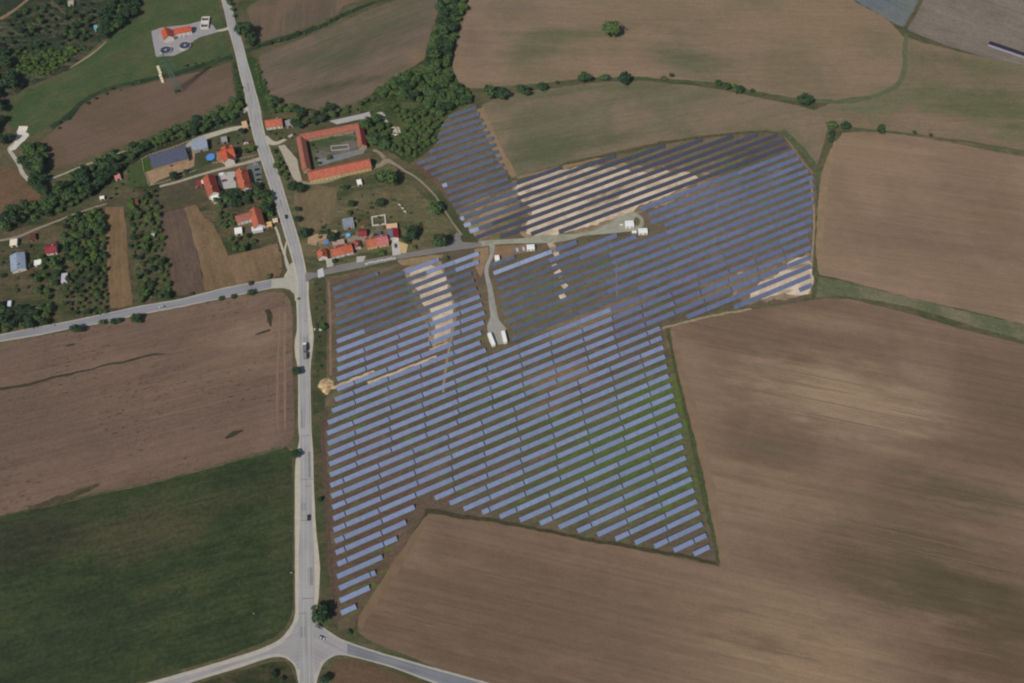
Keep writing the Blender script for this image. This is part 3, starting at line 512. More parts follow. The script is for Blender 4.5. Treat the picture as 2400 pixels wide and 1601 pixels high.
sheet('gravel_track', smooth_px([(1147, 572), (1148, 598), (1139, 616), (1135, 637), (1142, 676), (1146, 714), (1149, 744), (1142, 764), (1145, 790), (1150, 806), (1166, 808), (1187, 804), (1190, 790), (1184, 768), (1170, 750), (1162, 718), (1154, 676), (1145, 640), (1148, 620), (1157, 600), (1159, 573)], True, 3), grav2, Z3 + .03, .2, 2)
sheet('bare_earth', [(1112, 584), (1146, 578), (1146, 600), (1136, 618), (1126, 650), (1118, 640), (1108, 610)], plain('brown_earth', (142, 118, 92), .95, .1, .15, .2), Z2 + .02, .8)
sheet('bare_earth', [(1160, 578), (1234, 574), (1240, 590), (1200, 600), (1172, 612), (1160, 608)], plain('brown_earth', (132, 106, 82), .95, .1, .15, .2), Z2 + .03, .8)
sheet('bare_earth', [(930, 612), (1000, 600), (1040, 596), (1030, 612), (970, 626), (940, 622)], plain('brown_earth', (138, 118, 90), .95, .1, .2, .25), Z2 + .02, .8)
lightp = plain('pale_track', (176, 170, 156), .9, .1, .1, .3)
ribbon('lane', [(374, 438), (420, 426), (470, 410), (520, 396), (570, 384), (616, 371)], [1.2, 1.2, 1.3, 1.5, 1.6, 2.4], plain('lane_gravel', (164, 154, 138), .9, .1, .1, .3), Z3, .15)
ribbon('lane', [(480, 322), (510, 313), (540, 304), (575, 298), (590, 292)], [3.0, 2.8, 2.5, 2.2, 2.5], lightp, Z3, .2)
ribbon('lane', [(556, 268), (570, 262), (582, 256)], [1.2, 2, 3.4], lightp, Z3, .2)
ribbon('lane', [(492, 76), (510, 73), (526, 70), (540, 66)], [1.6, 1.6, 1.9, 2.4], lightp, Z3, .2)
ribbon('lane', [(620, 322), (634, 334), (648, 336), (664, 330), (686, 316)], [3, 2.6, 2.0, 1.6, 1.2], lightp, Z3, .2)
sheet('lane', [(652, 342), (668, 340), (690, 366), (697, 376), (700, 396), (708, 424), (700, 428), (688, 420), (676, 392), (664, 366)], plain('lane_gravel', (166, 158, 144), .9, .1, .08, .3), Z3, .3)
ribbon('lane', [(706, 427), (730, 431), (766, 426), (800, 414), (850, 400), (890, 388), (906, 378), (920, 382), (950, 402), (980, 420), (1020, 460), (1060, 520), (1082, 552)], [1.2, 1.2, 1.3, 1.5, 1.6, 2.2, 2.6, 1.6, 1.0, .9, .7, .6, .8], plain('lane_gravel', (140, 130, 112), .9, .1, .12, .3), Z3, .3)
ribbon('lane', [(874, 352), (890, 358), (902, 372)], [1.2, 1.4, 1.8], plain('lane_gravel', (136, 126, 110), .9, .1, .12, .3), Z3, .3)
ribbon('footpath', [(674, 560), (668, 590), (672, 622), (680, 640), (676, 648)], [.7, .8, .9, 1.0, 1.0], lightp, Z4, .1)
ribbon('footpath', [(645, 532), (652, 550), (660, 578), (672, 612), (677, 632), (668, 648)], .9, lightp, Z3 + .02, .1)
ribbon('lane', [(44, 322), (38, 335), (22, 349), (32, 366), (44, 384), (54, 408), (70, 426)], [3.4, 2.4, 1.6, 1.6, 1.7, 1.7, 1.5], plain('lane_gravel', (168, 164, 154), .9, .1, .1, .3), Z3, .2)
ribbon('lane', [(94, 424), (120, 420), (160, 404), (200, 388), (241, 375), (290, 356), (330, 344)], [.8, .9, .9, 1.0, 1.0, .7, .6], plain('lane_gravel', (158, 150, 136), .9, .1, .1, .3), Z3, .2)
ribbon('lane', [(-20, 568), (40, 556), (80, 540), (130, 520), (180, 500), (250, 478)], [1, 1.3, 1.3, 1.0, .8, .8], plain('lane_gravel', (138, 128, 114), .9, .1, .1, .3), Z3, .3)
ribbon('lane', [(0, 46), (20, 34), (40, 20), (70, -4)], [2.4, 2, 1.6, 1.6], plain('lane_gravel', (134, 110, 90), .9, .1, .1, .3), Z3, .4)
ribbon('lane', [(164, 160), (190, 144), (220, 124), (250, 98)], [.4, 1.0, .9, .5], plain('lane_gravel', (150, 136, 106), .9, .1, .1, .3), Z3, .2)
ribbon('lane', [(120, 0), (150, 30), (180, 56), (200, 76)], .7, plain('lane_gravel', (96, 86, 70), .9, .1, .1, .3), Z3, .4)
sheet('concrete_apron', [(42, 312), (66, 312), (69, 318), (57, 332), (48, 340), (36, 352), (26, 354), (22, 348), (32, 342), (38, 328)], plain('pale_concrete', (200, 194, 184), .85, .15, .08, .5), Z4, .3, 2)
# yards
yard = plain('yard_paving', (150, 147, 150), .85, .2, .08, .4)
sheet('yard', [(355, 74), (376, 66), (440, 58), (470, 50), (500, 60), (510, 76), (468, 88), (452, 98), (436, 118), (408, 131), (366, 134), (360, 108)], yard, Z3, .15, 2)
sheet('yard', [(340, 404), (366, 396), (438, 366), (450, 348), (458, 352), (456, 390), (430, 402), (400, 412), (372, 424), (354, 436), (346, 420)], plain('sandy_yard', (150, 126, 102), .9, .1, .15, .3), Z3, .3, 2)
sheet('yard', [(356, 404), (438, 372), (444, 380), (400, 398), (362, 412)], plain('sandy_yard', (190, 166, 130), .9, .1, .15, .3), Z3 + .04, .3, 2)
sheet('yard', [(436, 340), (452, 326), (480, 316), (484, 344), (450, 352), (440, 356)], plain('yard_paving', (156, 154, 156), .85, .2, .08, .4), Z3 + .03, .2, 2)
sheet('yard', [(512, 406), (550, 402), (554, 440), (522, 444), (512, 430)], plain('yard_paving', (168, 168, 166), .85, .2, .06, .4), Z3, .1, 2)
sheet('yard', [(578, 392), (600, 376), (614, 392), (614, 446), (592, 446), (582, 424)], plain('yard_paving', (106, 110, 104), .85, .2, .12, .4), Z3, .2, 2)
sheet('yard', [(508, 356), (550, 346), (556, 372), (524, 386), (508, 376)], plain('sandy_yard', (146, 112, 96), .9, .1, .15, .3), Z3, .2, 2)
sheet('yard', [(917, 562), (934, 560), (940, 596), (920, 600)], plain('pale_concrete', (182, 178, 170), .85, .2, .06, .4), Z4, .1, 2)
sheet('yard', [(934, 566), (956, 574), (952, 594), (940, 594)], plain('sandy_yard', (192, 168, 122), .9, .1, .1, .4), Z4, .2, 2)
sheet('yard', [(836, 602), (858, 600), (852, 614), (836, 616)], plain('pale_concrete', (172, 168, 160), .85, .2, .08, .4), Z4, .1, 2)
sheet('yard', [(764, 608), (780, 606), (782, 624), (766, 628)], plain('pale_concrete', (170, 168, 160), .85, .2, .08, .4), Z4, .1, 2)
sheet('yard', [(722, 558), (742, 548), (764, 550), (776, 540), (790, 540), (788, 552), (760, 562), (744, 566), (740, 576), (722, 572)], plain('sandy_yard', (166, 138, 112), .9, .1, .15, .3), Z3, .4, 2)
sheet('yard', [(742, 556), (860, 540), (900, 520), (910, 560), (860, 580), (832, 600), (772, 604), (752, 590)], soil('garden_yard', A(112, 102, 84), A(88, 88, 62), .08, grain=.3, extra=(A(150, 140, 124), .09, .52, .66, .7)), Z3 - .03, .4, 2)
sheet('courtyard', [(724, 318), (838, 292), (850, 360), (740, 392)], soil('cobbles', A(106, 100, 98), A(84, 88, 66), .06, grain=.3, extra=(A(62, 78, 44), .06, .48, .62, .85)), Z3, .2, 2)
sheet('courtyard', [(744, 374), (860, 346), (852, 360), (748, 390)], plain('yard_paving', (120, 122, 124), .85, .2, .12, .3), Z3 + .05, .2, 2)
sheet('concrete_apron', [(772, 284), (846, 268), (866, 262), (874, 284), (852, 290), (846, 280), (790, 292)], plain('pale_concrete', (166, 164, 164), .85, .2, .08, .4), Z3, .2, 2)
ribbon('footpath', [(880, 268), (896, 266), (902, 280), (912, 296)], [1.0, 1.4, 1.5, 1.4], lightp, Z3, .2)
sheet('lawn', [(330, 376), (350, 370), (352, 402), (340, 406)], plain('mown_lawn', (58, 82, 36), .9, .1, .2, .4), Z3, .3, 2)
sheet('lawn', [(296, 388), (330, 380), (340, 410), (342, 436), (300, 440)], plain('mown_lawn', (66, 80, 46), .9, .1, .2, .4), Z3 - .03, .4, 2)
sheet('lawn', [(460, 360), (486, 350), (508, 376), (470, 392)], plain('mown_lawn', (64, 70, 46), .9, .1, .2, .4), Z3 - .03, .4, 2)
verge = soil('road_verge', A(72, 76, 52), A(60, 66, 44), .06, grain=.32, extra=(A(92, 84, 62), .07, .5, .64, .7))
sheet('road_verge', [(600, 200), (640, 240), (632, 296), (624, 296)], verge, Z0 + .05, .5)
sheet('road_verge', [(736, 656), (762, 652), (764, 760), (766, 900), (756, 1010), (764, 1120), (770, 1240), (778, 1360), (794, 1476), (752, 1462), (746, 1420), (752, 1340), (748, 1290), (740, 1200), (734, 1040), (731, 900), (738, 800), (736, 740)], verge, Z1 + .03, .4)
sheet('road_verge', [(560, 128), (576, 122), (600, 140), (616, 190), (636, 240), (626, 270), (612, 250), (596, 200), (580, 150)], soil('road_verge', A(58, 76, 42), A(50, 66, 40), .06, grain=.32), Z1 + .03, .4)
sheet('road_verge', [(546, 144), (556, 150), (568, 205), (578, 246), (566, 252), (554, 230)], soil('road_verge', A(56, 70, 40), A(46, 58, 38), .06, grain=.32), Z2 + .03, .4)

# ------------------------------------------------------------------ solar rows: one lattice of parallel lines
PA = R(25.2); PN = (math.sin(PA), -math.cos(PA)); PD = (math.cos(PA), math.sin(PA)); SPC, OFF = 7.74, 1.57
def line_p(k):
    return OFF + SPC * k if k >= -62 else OFF + SPC * -62 + 8.08 * (k + 62)
LIGHT = pvmat('module_light', (119, 134, 169), (144, 155, 180)); BLUE = pvmat('module_blue', (98, 108, 140), (116, 124, 148))  # module_light: sky reflection is painted into its pale lavender base
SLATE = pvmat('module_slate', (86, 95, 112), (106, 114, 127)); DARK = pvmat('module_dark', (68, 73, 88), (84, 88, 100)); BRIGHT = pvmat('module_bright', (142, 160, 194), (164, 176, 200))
STEEL = plain('galvanised_steel', (120, 122, 124), .6, .4, .1, 1, .3)
SLOPE, TILT, LOW, PITCHX = 3.28, R(27), 0.75, 1.0
CT, ST = math.cos(TILT), math.sin(TILT)
TM, FM_ = {}, {}; SLOPES = {'module_blue': 3.6, 'module_slate': 3.25}
def table_mesh(n, mat):
    key = (n, mat.name)
    if key in TM: return TM[key]
    L = n * PITCHX; SL = SLOPES.get(mat.name, SLOPE); hy = SL * CT / 2; t = 0.06
    def P(x, s, d): return (x, -hy + s * CT - d * ST * 0 + (-d * ST), LOW + s * ST + d * CT)
    vs = [P(0, 0, t), P(L, 0, t), P(L, SL, t), P(0, SL, t), P(0, 0, 0), P(L, 0, 0), P(L, SL, 0), P(0, SL, 0)]
    me = mesh('solar_table', vs, [(0, 1, 2, 3), (7, 6, 5, 4), (4, 5, 1, 0), (5, 6, 2, 1), (6, 7, 3, 2), (7, 4, 0, 3)], [mat, STEEL], [0, 1, 1, 1, 1, 1])
    uv = me.uv_layers.new(name='UVMap')
    for i, c in enumerate([(0, 0), (L, 0), (L, SLOPE), (0, SLOPE)]): uv.data[i].uv = c
    TM[key] = me; return me
def frame_mesh(n, mat):
    SL = SLOPES.get(mat.name, SLOPE); key = (n, SL)
    if key in FM_: return FM_[key]
    L = n * PITCHX; b = MB(); hy = SL * CT / 2
    for s in (0.5, SL - 0.6):
        y, z = -hy + s * CT, LOW + s * ST - 0.05
        b.box(0.1, y - .05, z - .12, L - .1, y + .05, z)
    k = max(2, round(L / 4.5)); 
    for i in range(k):
        x = 0.6 + (L - 1.2) * i / (k - 1)
        for s in (0.5, SL - 0.6):
            y, z = -hy + s * CT, LOW + s * ST - 0.1
            b.box(x - .05, y - .05, 0, x + .05, y + .05, z)
    FM_[key] = b.me('support_frame', STEEL); return FM_[key]
def W_(poly): return [g(*p) for p in poly]
zone_A = [(1112, 240), (1142, 300), (1180, 378), (1196, 424), (1194, 446), (1090, 470), (1060, 448), (1036, 430), (1000, 404), (975, 386), (1016, 352), (1034, 300), (1052, 276), (1086, 254)]
zone_N = [(1196, 430), (1216, 427), (1320, 394), (1430, 370), (1600, 335), (1740, 318), (1826, 318), (1852, 344), (1896, 406), (1908, 414), (1908, 430), (1904, 520), (1902, 560), (1902, 604), (1902, 680), (1820, 690), (1730, 722), (1690, 728), (1620, 744), (1556, 758), (1546, 756), (1552, 790), (1566, 870), (1580, 930), (1608, 1030), (1620, 1090), (1640, 1200), (1668, 1296), (1655, 1308), (1560, 1290), (1300, 1236), (1150, 1210), (1080, 1194), (1026, 1170), (990, 1172), (968, 1196), (958, 1222), (934, 1262), (906, 1304), (880, 1346), (866, 1386), (834, 1426), (826, 1446), (799, 1448), (794, 1400), (790, 1330), (782, 1250), (777, 1160), (768, 1040), (767, 1000), (779, 962), (788, 930), (790, 900), (790, 820), (784, 700), (780, 676), (850, 652), (900, 640), (930, 628), (990, 618), (1064, 604), (1122, 590), (1126, 612), (1108, 640), (1124, 690), (1136, 720), (1138, 752), (1128, 790), (1128, 812), (1148, 826), (1196, 812), (1200, 780), (1180, 740), (1172, 700), (1162, 660), (1150, 626), (1176, 608), (1240, 600), (1280, 578), (1296, 592), (1330, 574), (1400, 560), (1460, 552), (1500, 550), (1522, 540), (1524, 520), (1516, 500), (1486, 490), (1462, 490), (1420, 520), (1370, 538), (1300, 548), (1240, 552), (1160, 560), (1110, 560), (1085, 530), (1064, 490), (1040, 452), (1032, 430), (1090, 470), (1190, 448)]
park_zone = [W_(zone_A), W_(zone_N)]
skip = [W_(p) for p in ([(1512, 500), (1530, 500), (1546, 556), (1500, 552)], [(830, 640), (836, 640), (836, 666), (830, 666)])]
def cross(poly, p):
    """along-coordinates where the lattice line at perp p crosses the polygon"""
    r = []
    for a, b in zip(poly, poly[1:] + poly[:1]):
        pa, pb = a[0] * PN[0] + a[1] * PN[1] - p, b[0] * PN[0] + b[1] * PN[1] - p
        if (pa > 0) != (pb > 0):
            t = pa / (pa - pb); x, y = a[0] + (b[0] - a[0]) * t, a[1] + (b[1] - a[1]) * t
            r.append(x * PD[0] + y * PD[1])
    r.sort(); return list(zip(r[::2], r[1::2]))
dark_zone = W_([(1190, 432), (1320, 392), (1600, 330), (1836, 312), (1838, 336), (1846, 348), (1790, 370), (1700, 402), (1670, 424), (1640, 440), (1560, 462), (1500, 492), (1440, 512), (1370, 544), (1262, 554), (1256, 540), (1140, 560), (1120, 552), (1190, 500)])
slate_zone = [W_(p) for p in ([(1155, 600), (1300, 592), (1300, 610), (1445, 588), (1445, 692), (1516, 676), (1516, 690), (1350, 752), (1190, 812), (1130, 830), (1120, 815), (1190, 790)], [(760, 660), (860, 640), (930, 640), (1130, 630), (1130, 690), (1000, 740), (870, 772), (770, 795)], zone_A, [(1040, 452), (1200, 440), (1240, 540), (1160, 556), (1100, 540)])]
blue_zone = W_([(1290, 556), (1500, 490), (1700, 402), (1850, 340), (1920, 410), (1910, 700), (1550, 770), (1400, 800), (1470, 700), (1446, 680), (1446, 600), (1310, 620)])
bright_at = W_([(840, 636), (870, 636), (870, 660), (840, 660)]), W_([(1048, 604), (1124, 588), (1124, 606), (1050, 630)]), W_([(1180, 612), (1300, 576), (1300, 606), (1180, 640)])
rnd = random.Random(3)
rows = []
for k in range(-76, -14):
    p = line_p(k)
    iv = []
    for z in park_zone: iv += cross(z, p)
    iv.sort(); mg_ = []
    for a, b in iv:
        if mg_ and a - mg_[-1][1] < 2.0: mg_[-1][1] = max(b, mg_[-1][1])
        else: mg_.append([a, b])
    for a, b in mg_:
        if b - a >= 7: rows.append((k, a, b))
def pt(p, a): return (p * PN[0] + a * PD[0], p * PN[1] + a * PD[1])
trench = soil('bright_sand', A(196, 174, 148), A(176, 154, 130), .1, grain=.14)
def gap_strip(k, x0, x1, hw):
    p = line_p(k) + 4.1; A0, A1 = [(g(*q)[0] * PD[0] + g(*q)[1] * PD[1]) for q in (x0, x1)]; n = 10
    up = [pt(p + hw * (.7 + .5 * math.sin(i * 1.9)), A0 + (A1 - A0) * i / n) for i in range(n + 1)]; dn = [pt(p - hw * (.8 + .4 * math.cos(i * 2.3)), A0 + (A1 - A0) * i / n) for i in range(n + 1)]
    sheet('sand_track', up + dn[::-1], trench, Z2 + .01, .5, 2, True)
gap_strip(-46, (772, 906), (878, 872), 1.5); gap_strip(-45, (862, 898), (1030, 850), 1.2); gap_strip(-46, (1018, 838), (1062, 822), 1.0)
def block_of(k, a, b):
    q0, q1 = px_of(*pt(line_p(k), a)), px_of(*pt(line_p(k), b))
    if k <= -62 and q1[0] < 1215 and q0[1] < 460: return 'wood'
    if q1[0] < 1160 and q0[0] < 800: return 'west' if q1[1] < 860 else 'tip'
    if q0[0] < 800: return 'wide'
    if q1[1] < 560 and q0[1] < 585 and q0[0] < 1250: return 'north'
    if q0[1] > 1100 or q0[0] > 985 and q0[1] > 1130: return 'point'
    return 'mid'
BL = {'wood': ('in the narrow block', 'wood end'), 'west': ('between main road and gravel spur', 'village street'), 'tip': ('beside the main road', 'crossroads tip'),
      'wide': ('across the lower park', 'crossroads end'), 'north': ('above the gravel track', 'field margin'), 'point': ('in the pointed corner', 'sharp tip'), 'mid': ('right of the gravel spur', 'gravel track')}
seq = {}
for r_ in rows: seq.setdefault(block_of(*r_), []).append(r_)
for bk, lst in seq.items():
    up = bk in ('tip', 'wide', 'point')
    lst.sort(key=lambda t: (-t[0] if up else t[0], t[1]))
    for n_, (k, a, b) in enumerate(lst):
        p = line_p(k); L = b - a
        a0 = a + rnd.uniform(0, .8); left = L - .8
        gap = .7 if px_of(*pt(p, (a + b) / 2))[1] > 760 or bk == 'tip' else .2
        # table joints fall near common lines across the park, as they do when tables of one length are set out row by row
        lens, pos, joints = [], 0.0, []
        xs, xe = pt(p, a0)[0], pt(p, a0 + left)[0]; q = math.floor(xs / 23.5) * 23.5 + 6 + (k % 9) * .9 - 3.5
        while q < xe:
            if q > xs: joints.append((q - xs) / PD[0] + rnd.choice((0, 0, 0, 0, 1, -1)))
            q += 23.5
        for j in joints + [left]:
            n = int(j - pos - (gap if j != left else 0) + .5)
            if n < 5 and j != left: continue
            if n < 1: continue
            if j == left: n = int(left - pos)
            if n >= 3: lens.append(n); pos += n + gap
        sp_ = px_of(*pt(p, a0)); stub = bk in ('wood', 'north') and 425 < sp_[1] < 552 and sp_[0] < 1150 and lens and lens[0] > 14
        if stub: lens = [(4, 3, 6, 8)[k % 4], lens[0] - 1 - (4, 3, 6, 8)[k % 4]] + lens[1:]
        x, y = pt(p, a0)
        root = empty('solar_panel_row', (x, y, 0.05), PA)
        mats = {}
        off = 0.0
        for ti, n in enumerate(lens):
            c = pt(p, a0 + off + n / 2)
            if any(inside(c, s) for s in skip): off += n + gap; continue
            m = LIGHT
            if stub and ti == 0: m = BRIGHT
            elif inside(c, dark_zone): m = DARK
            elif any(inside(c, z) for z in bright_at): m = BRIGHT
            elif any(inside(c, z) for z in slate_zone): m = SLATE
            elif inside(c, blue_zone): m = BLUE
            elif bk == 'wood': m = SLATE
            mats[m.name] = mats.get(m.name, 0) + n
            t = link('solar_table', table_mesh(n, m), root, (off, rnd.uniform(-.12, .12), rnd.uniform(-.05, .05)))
            t.rotation_euler = (R(rnd.uniform(-.7, .7)), 0, 0)
            link('support_frame', frame_mesh(n, m), t)
            off += n + gap
        tone = {'module_light': 'lavender', 'module_blue': 'blue', 'module_slate': 'slate grey', 'module_dark': 'dark', 'module_bright': 'bright lavender'}[max(mats, key=mats.get)] if mats else 'blue'
        where, frm = BL[bk]
        tag(root, '%s solar panel row %s, %s from the %s' % (tone, where, ordinal(n_ + 1), frm), 'solar panels', 'solar panel rows of the park')

# ------------------------------------------------------------------ trees and bushes
bark = plain('bark', (70, 58, 46), .9, .1, .2, 1)
LEAF = {'dark': leafmat('leaf_dark', A(46, 68, 46), A(58, 80, 50), A(40, 60, 42)), 'mid': leafmat('leaf_mid', A(74, 96, 54), A(64, 90, 56), A(92, 110, 58)),
        'bright': leafmat('leaf_bright', A(88, 114, 50), A(76, 106, 50), A(108, 126, 58)), 'olive': leafmat('leaf_olive', A(90, 98, 60), A(78, 90, 54), A(104, 106, 68))}
def crown_mesh(seed, n, flat, leaf, lobes):
    """leaf clumps filling an uneven crown of unit radius; base of crown at z=0"""
    r = random.Random(seed); b = MB()
    L = [((0, 0, flat * 0.95), 0.80)]
    for i in range(lobes):
        a = 2 * math.pi * (i + r.uniform(-.3, .3)) / lobes; d = r.uniform(.40, .62)
        L.append(((d * math.cos(a), d * math.sin(a), flat * r.uniform(.55, 1.25)), r.uniform(.38, .56)))
    while n > 0:
        (c, rad) = r.choice(L) if r.random() < .72 else L[0]
        u = Vector((r.gauss(0, 1), r.gauss(0, 1), r.gauss(0, 1))).normalized()
        if u.z < -.55: continue
        q = Vector((c[0], c[1], c[2])) + Vector((u.x * rad, u.y * rad, u.z * rad * flat)) * (r.uniform(.72, 1.06) if r.random() < .8 else r.uniform(.3, .7))
        if q.z < 0.02: continue
        nrm = (u + Vector((r.gauss(0, .5), r.gauss(0, .5), r.gauss(.25, .5)))).normalized()
        t = nrm.cross(Vector((r.gauss(0, 1), r.gauss(0, 1), r.gauss(0, 1)))).normalized(); s = nrm.cross(t)
        h = leaf * r.uniform(.6, 1.35); h2 = h * r.uniform(.6, 1.0)
        b.add([tuple(q + t * h * .9 + s * h2 * .3), tuple(q + s * h2 - nrm * h * .15), tuple(q - t * h + s * h2 * .1), tuple(q - s * h2 * .9 - nrm * h * .2)], [(0, 1, 2, 3)]); n -= 1
    return b
CROWN, TRUNK = {}, None
for lk in LEAF:
    CROWN[lk] = [crown_mesh(11 * i + 5, 360, (.74, .9, .66, .82, .98)[i], .165, (6, 5, 7, 6, 5)[i]).me('crown', LEAF[lk]) for i in range(5)]
SHRUB = {lk: [crown_mesh(90 + i, 170, .8, .20, 5).me('foliage', LEAF[lk]) for i in range(3)] for lk in LEAF}
tb = MB()
for z0, z1, r0, r1 in ((0, .35, .075, .05), (.35, .75, .05, .03)):
    n = 6; vs = [(rr * math.cos(2 * math.pi * i / n), rr * math.sin(2 * math.pi * i / n), z) for rr, z in ((r0, z0), (r1, z1)) for i in range(n)]
    tb.add(vs, [(i, (i + 1) % n, (i + 1) % n + n, i + n) for i in range(n)])
for a in range(4):
    an = a * 1.6 + .3; tb.bar((0, 0, .32 + .08 * a), (.5 * math.cos(an), .5 * math.sin(an), .72 + .07 * a), .02, 0, 4)
TRUNK = tb.me('trunk', bark)
STEM = MB().bar((0, 0, 0), (.05, .02, .6), .05, 0, 5).bar((0, 0, .1), (-.25, .1, .5), .03, 0, 4).bar((0, 0, .1), (.15, -.25, .5), .03, 0, 4).me('stem', bark)
tr_ = random.Random(21)
TREES = []
def tree(x, y, rad, lk, label, group=None, name='tree', asp=1.0):
    """rad: crown radius in metres, x,y ground metres; built at the end, largest in the picture first"""
    TREES.append((x, y, rad, lk, label, group, name, asp))
def grow(x, y, rad, lk, label, group, name, asp, join=None):
    lift = rad * tr_.uniform(.2, .45); s = rad * 1.04; rz = tr_.uniform(0, 6.28); ex = tr_.uniform(.84, 1.2)
    k = tr_.choice(CROWN[lk]); sc = (s * ex, s / ex * tr_.uniform(.9, 1.1), s * tr_.uniform(.75, 1.05) * asp)
    if join is not None:
        ca, sa = math.cos(rz), math.sin(rz); o = len(join.v)
        for v in k.vertices:
            X, Y = v.co.x * sc[0], v.co.y * sc[1]; join.v.append((x + X * ca - Y * sa, y + X * sa + Y * ca, v.co.z * sc[2] + lift))
        for p_ in k.polygons: join.f.append(tuple(i + o for i in p_.vertices)); join.i.append(0)
        return None
    root = empty(name, (x, y, 0), rz)
    c = link('crown', k, root, (0, 0, lift)); c.scale = sc
    t = link('trunk', TRUNK, root); t.scale = (rad, rad, lift + rad * .75)
    return tag(root, label, 'tree', group)
def bush(x, y, rad, lk, label, group=None, name='bush'):
    root = empty(name, (x, y, 0), tr_.uniform(0, 6.28))
    c = link('foliage', tr_.choice(SHRUB[lk]), root, (0, 0, -.05)); c.scale = (rad, rad * tr_.uniform(.8, 1.1), rad * tr_.uniform(.75, 1.0))
    t = link('stem', STEM, root); t.scale = (rad, rad, rad)
    return tag(root, label, 'bush', group)
def at_px(x, y, d, kind='tree'):
    rad = d / 2 / pxm(y); z = rad * (1.25 if kind == 'tree' else .5)
    X, Y = g(x, y, z); return X, Y, rad
def scatter(poly, rmin, n, seed):
    P = W_(poly); r = random.Random(seed); xs = [p[0] for p in P]; ys = [p[1] for p in P]; out = []
    for _ in range(n * 60):
        q = (r.uniform(min(xs), max(xs)), r.uniform(min(ys), max(ys)))
        if inside(q, P) and all((q[0] - o[0]) ** 2 + (q[1] - o[1]) ** 2 > rmin * rmin for o in out):
            out.append(q)
            if len(out) >= n: break
    return out
TONE = {'dark': 'dark', 'mid': 'green', 'bright': 'bright', 'olive': 'olive'}
def wood(poly, rmin, n, seed, r0, r1, lks, place, group, name='tree', f=None):
    """a stand of trees or bushes; each label says size, tone and where in the stand it grows"""
    xs = [p[0] for p in poly]; ys = [p[1] for p in poly]; wide = max(xs) - min(xs) > max(ys) - min(ys)
    noun = name.replace('_', ' ')
    for q in scatter(poly, rmin, n, seed):
        r = tr_.uniform(r0, r1) * (1.2 if tr_.random() < .15 else 1); lk = tr_.choice(lks); px, py = px_of(*q)
        u, v = ((px - min(xs)) / (max(xs) - min(xs)), (py - min(ys)) / (max(ys) - min(ys))); 
        if wide:
            near = sorted(poly, key=lambda t: abs(t[0] - px))[:4]; mid = sum(t[1] for t in near) / len(near); sd = 'upper' if py < mid else 'lower'
            e = ('at the left end', 'left of the middle', 'in the middle', 'right of the middle', 'at the right end')[min(4, max(0, int(u * 5)))]
        else:
            near = sorted(poly, key=lambda t: abs(t[1] - py))[:4]; mid = sum(t[0] for t in near) / len(near); sd = 'left' if px < mid else 'right'
            e = ('at the top end', 'above the middle', 'halfway down', 'below the middle', 'at the bottom end')[min(4, max(0, int(v * 5)))]
        sz = ('small', 'middling', 'large')[min(2, max(0, int((r - r0) / (r1 - r0) * 3)))]
        (f or tree)(q[0], q[1], r, lk, '%s %s %s %s, on the %s side of the %s' % (sz, TONE[lk], noun, e, sd, place), group, name)
wood([(1040, -14), (1092, -14), (1086, 20), (1070, 70), (1056, 120), (1052, 168), (1062, 190), (1030, 180), (1000, 162), (1000, 140), (1012, 120), (1014, 96), (1026, 62), (1030, 30)], 4.6, 60, 1, 3.0, 5.8, ['dark', 'dark', 'dark', 'mid'], 'gully belt', 'trees of the dark gully belt')
wood([(884, 214), (950, 178), (1000, 165), (1060, 195), (1098, 216), (1102, 240), (1062, 254), (1034, 274), (1010, 262), (968, 236), (930, 226), (900, 226)], 4.8, 78, 2, 2.2, 5.0, ['dark', 'mid', 'mid'], 'broad wood', 'trees of the broad wood')
wood([(920, 250), (960, 268), (1010, 276), (1030, 290), (1016, 340), (980, 366), (955, 374), (912, 350), (940, 330), (950, 300)], 4.4, 66, 3, 1.3, 3.6, ['mid', 'olive', 'bright', 'olive', 'mid'], 'open wood', 'trees in the open wood')
wood([(856, 296), (880, 284), (912, 300), (916, 330), (904, 350), (866, 345)], 6.0, 14, 4, 3.2, 5.0, ['dark', 'mid'], 'manor grove', 'grove by the manor')
wood([(252, -6), (325, -6), (318, 38), (280, 66), (246, 90), (228, 80), (244, 58), (250, 30)], 4.8, 40, 5, 3.0, 5.6, ['dark'], 'meadow strip', 'trees along the upper left meadow')
wood([(-30, 125), (20, 122), (32, 150), (36, 180), (70, 186), (50, 212), (20, 224), (-30, 240)], 6.0, 16, 6, 3.8, 6.0, ['dark'], 'edge thicket', 'dark trees at the left edge')
wood([(-20, 240), (12, 236), (14, 300), (34, 330), (14, 345), (-20, 345)], 6.2, 10, 66, 3.4, 5.4, ['dark'], 'pad thicket', 'dark trees by the concrete pad')
wood([(36, 122), (150, 118), (200, 106), (166, 140), (130, 168), (80, 184), (44, 172)], 3.4, 60, 7, 1.6, 3.4, ['bright', 'bright', 'mid'], 'bright thicket', 'bright thicket bushes', 'bush', bush)
wood([(0, 60), (60, 20), (140, 10), (240, 10), (250, 60), (200, 100), (60, 120), (0, 116)], 4.4, 84, 8, .9, 3.4, ['dark', 'dark', 'mid'], 'grey slope', 'scattered slope trees', 'small_tree')
wood([(58, 350), (80, 344), (108, 352), (112, 386), (104, 408), (74, 410), (58, 392)], 5.6, 14, 9, 4.0, 6.0, ['dark', 'mid'], 'round clump', 'round clump in the lane bend')
wood([(76, 418), (108, 420), (114, 456), (96, 462), (78, 444)], 6.0, 5, 10, 4.0, 5.4, ['dark'], 'lower clump', 'dark trees below the clump')
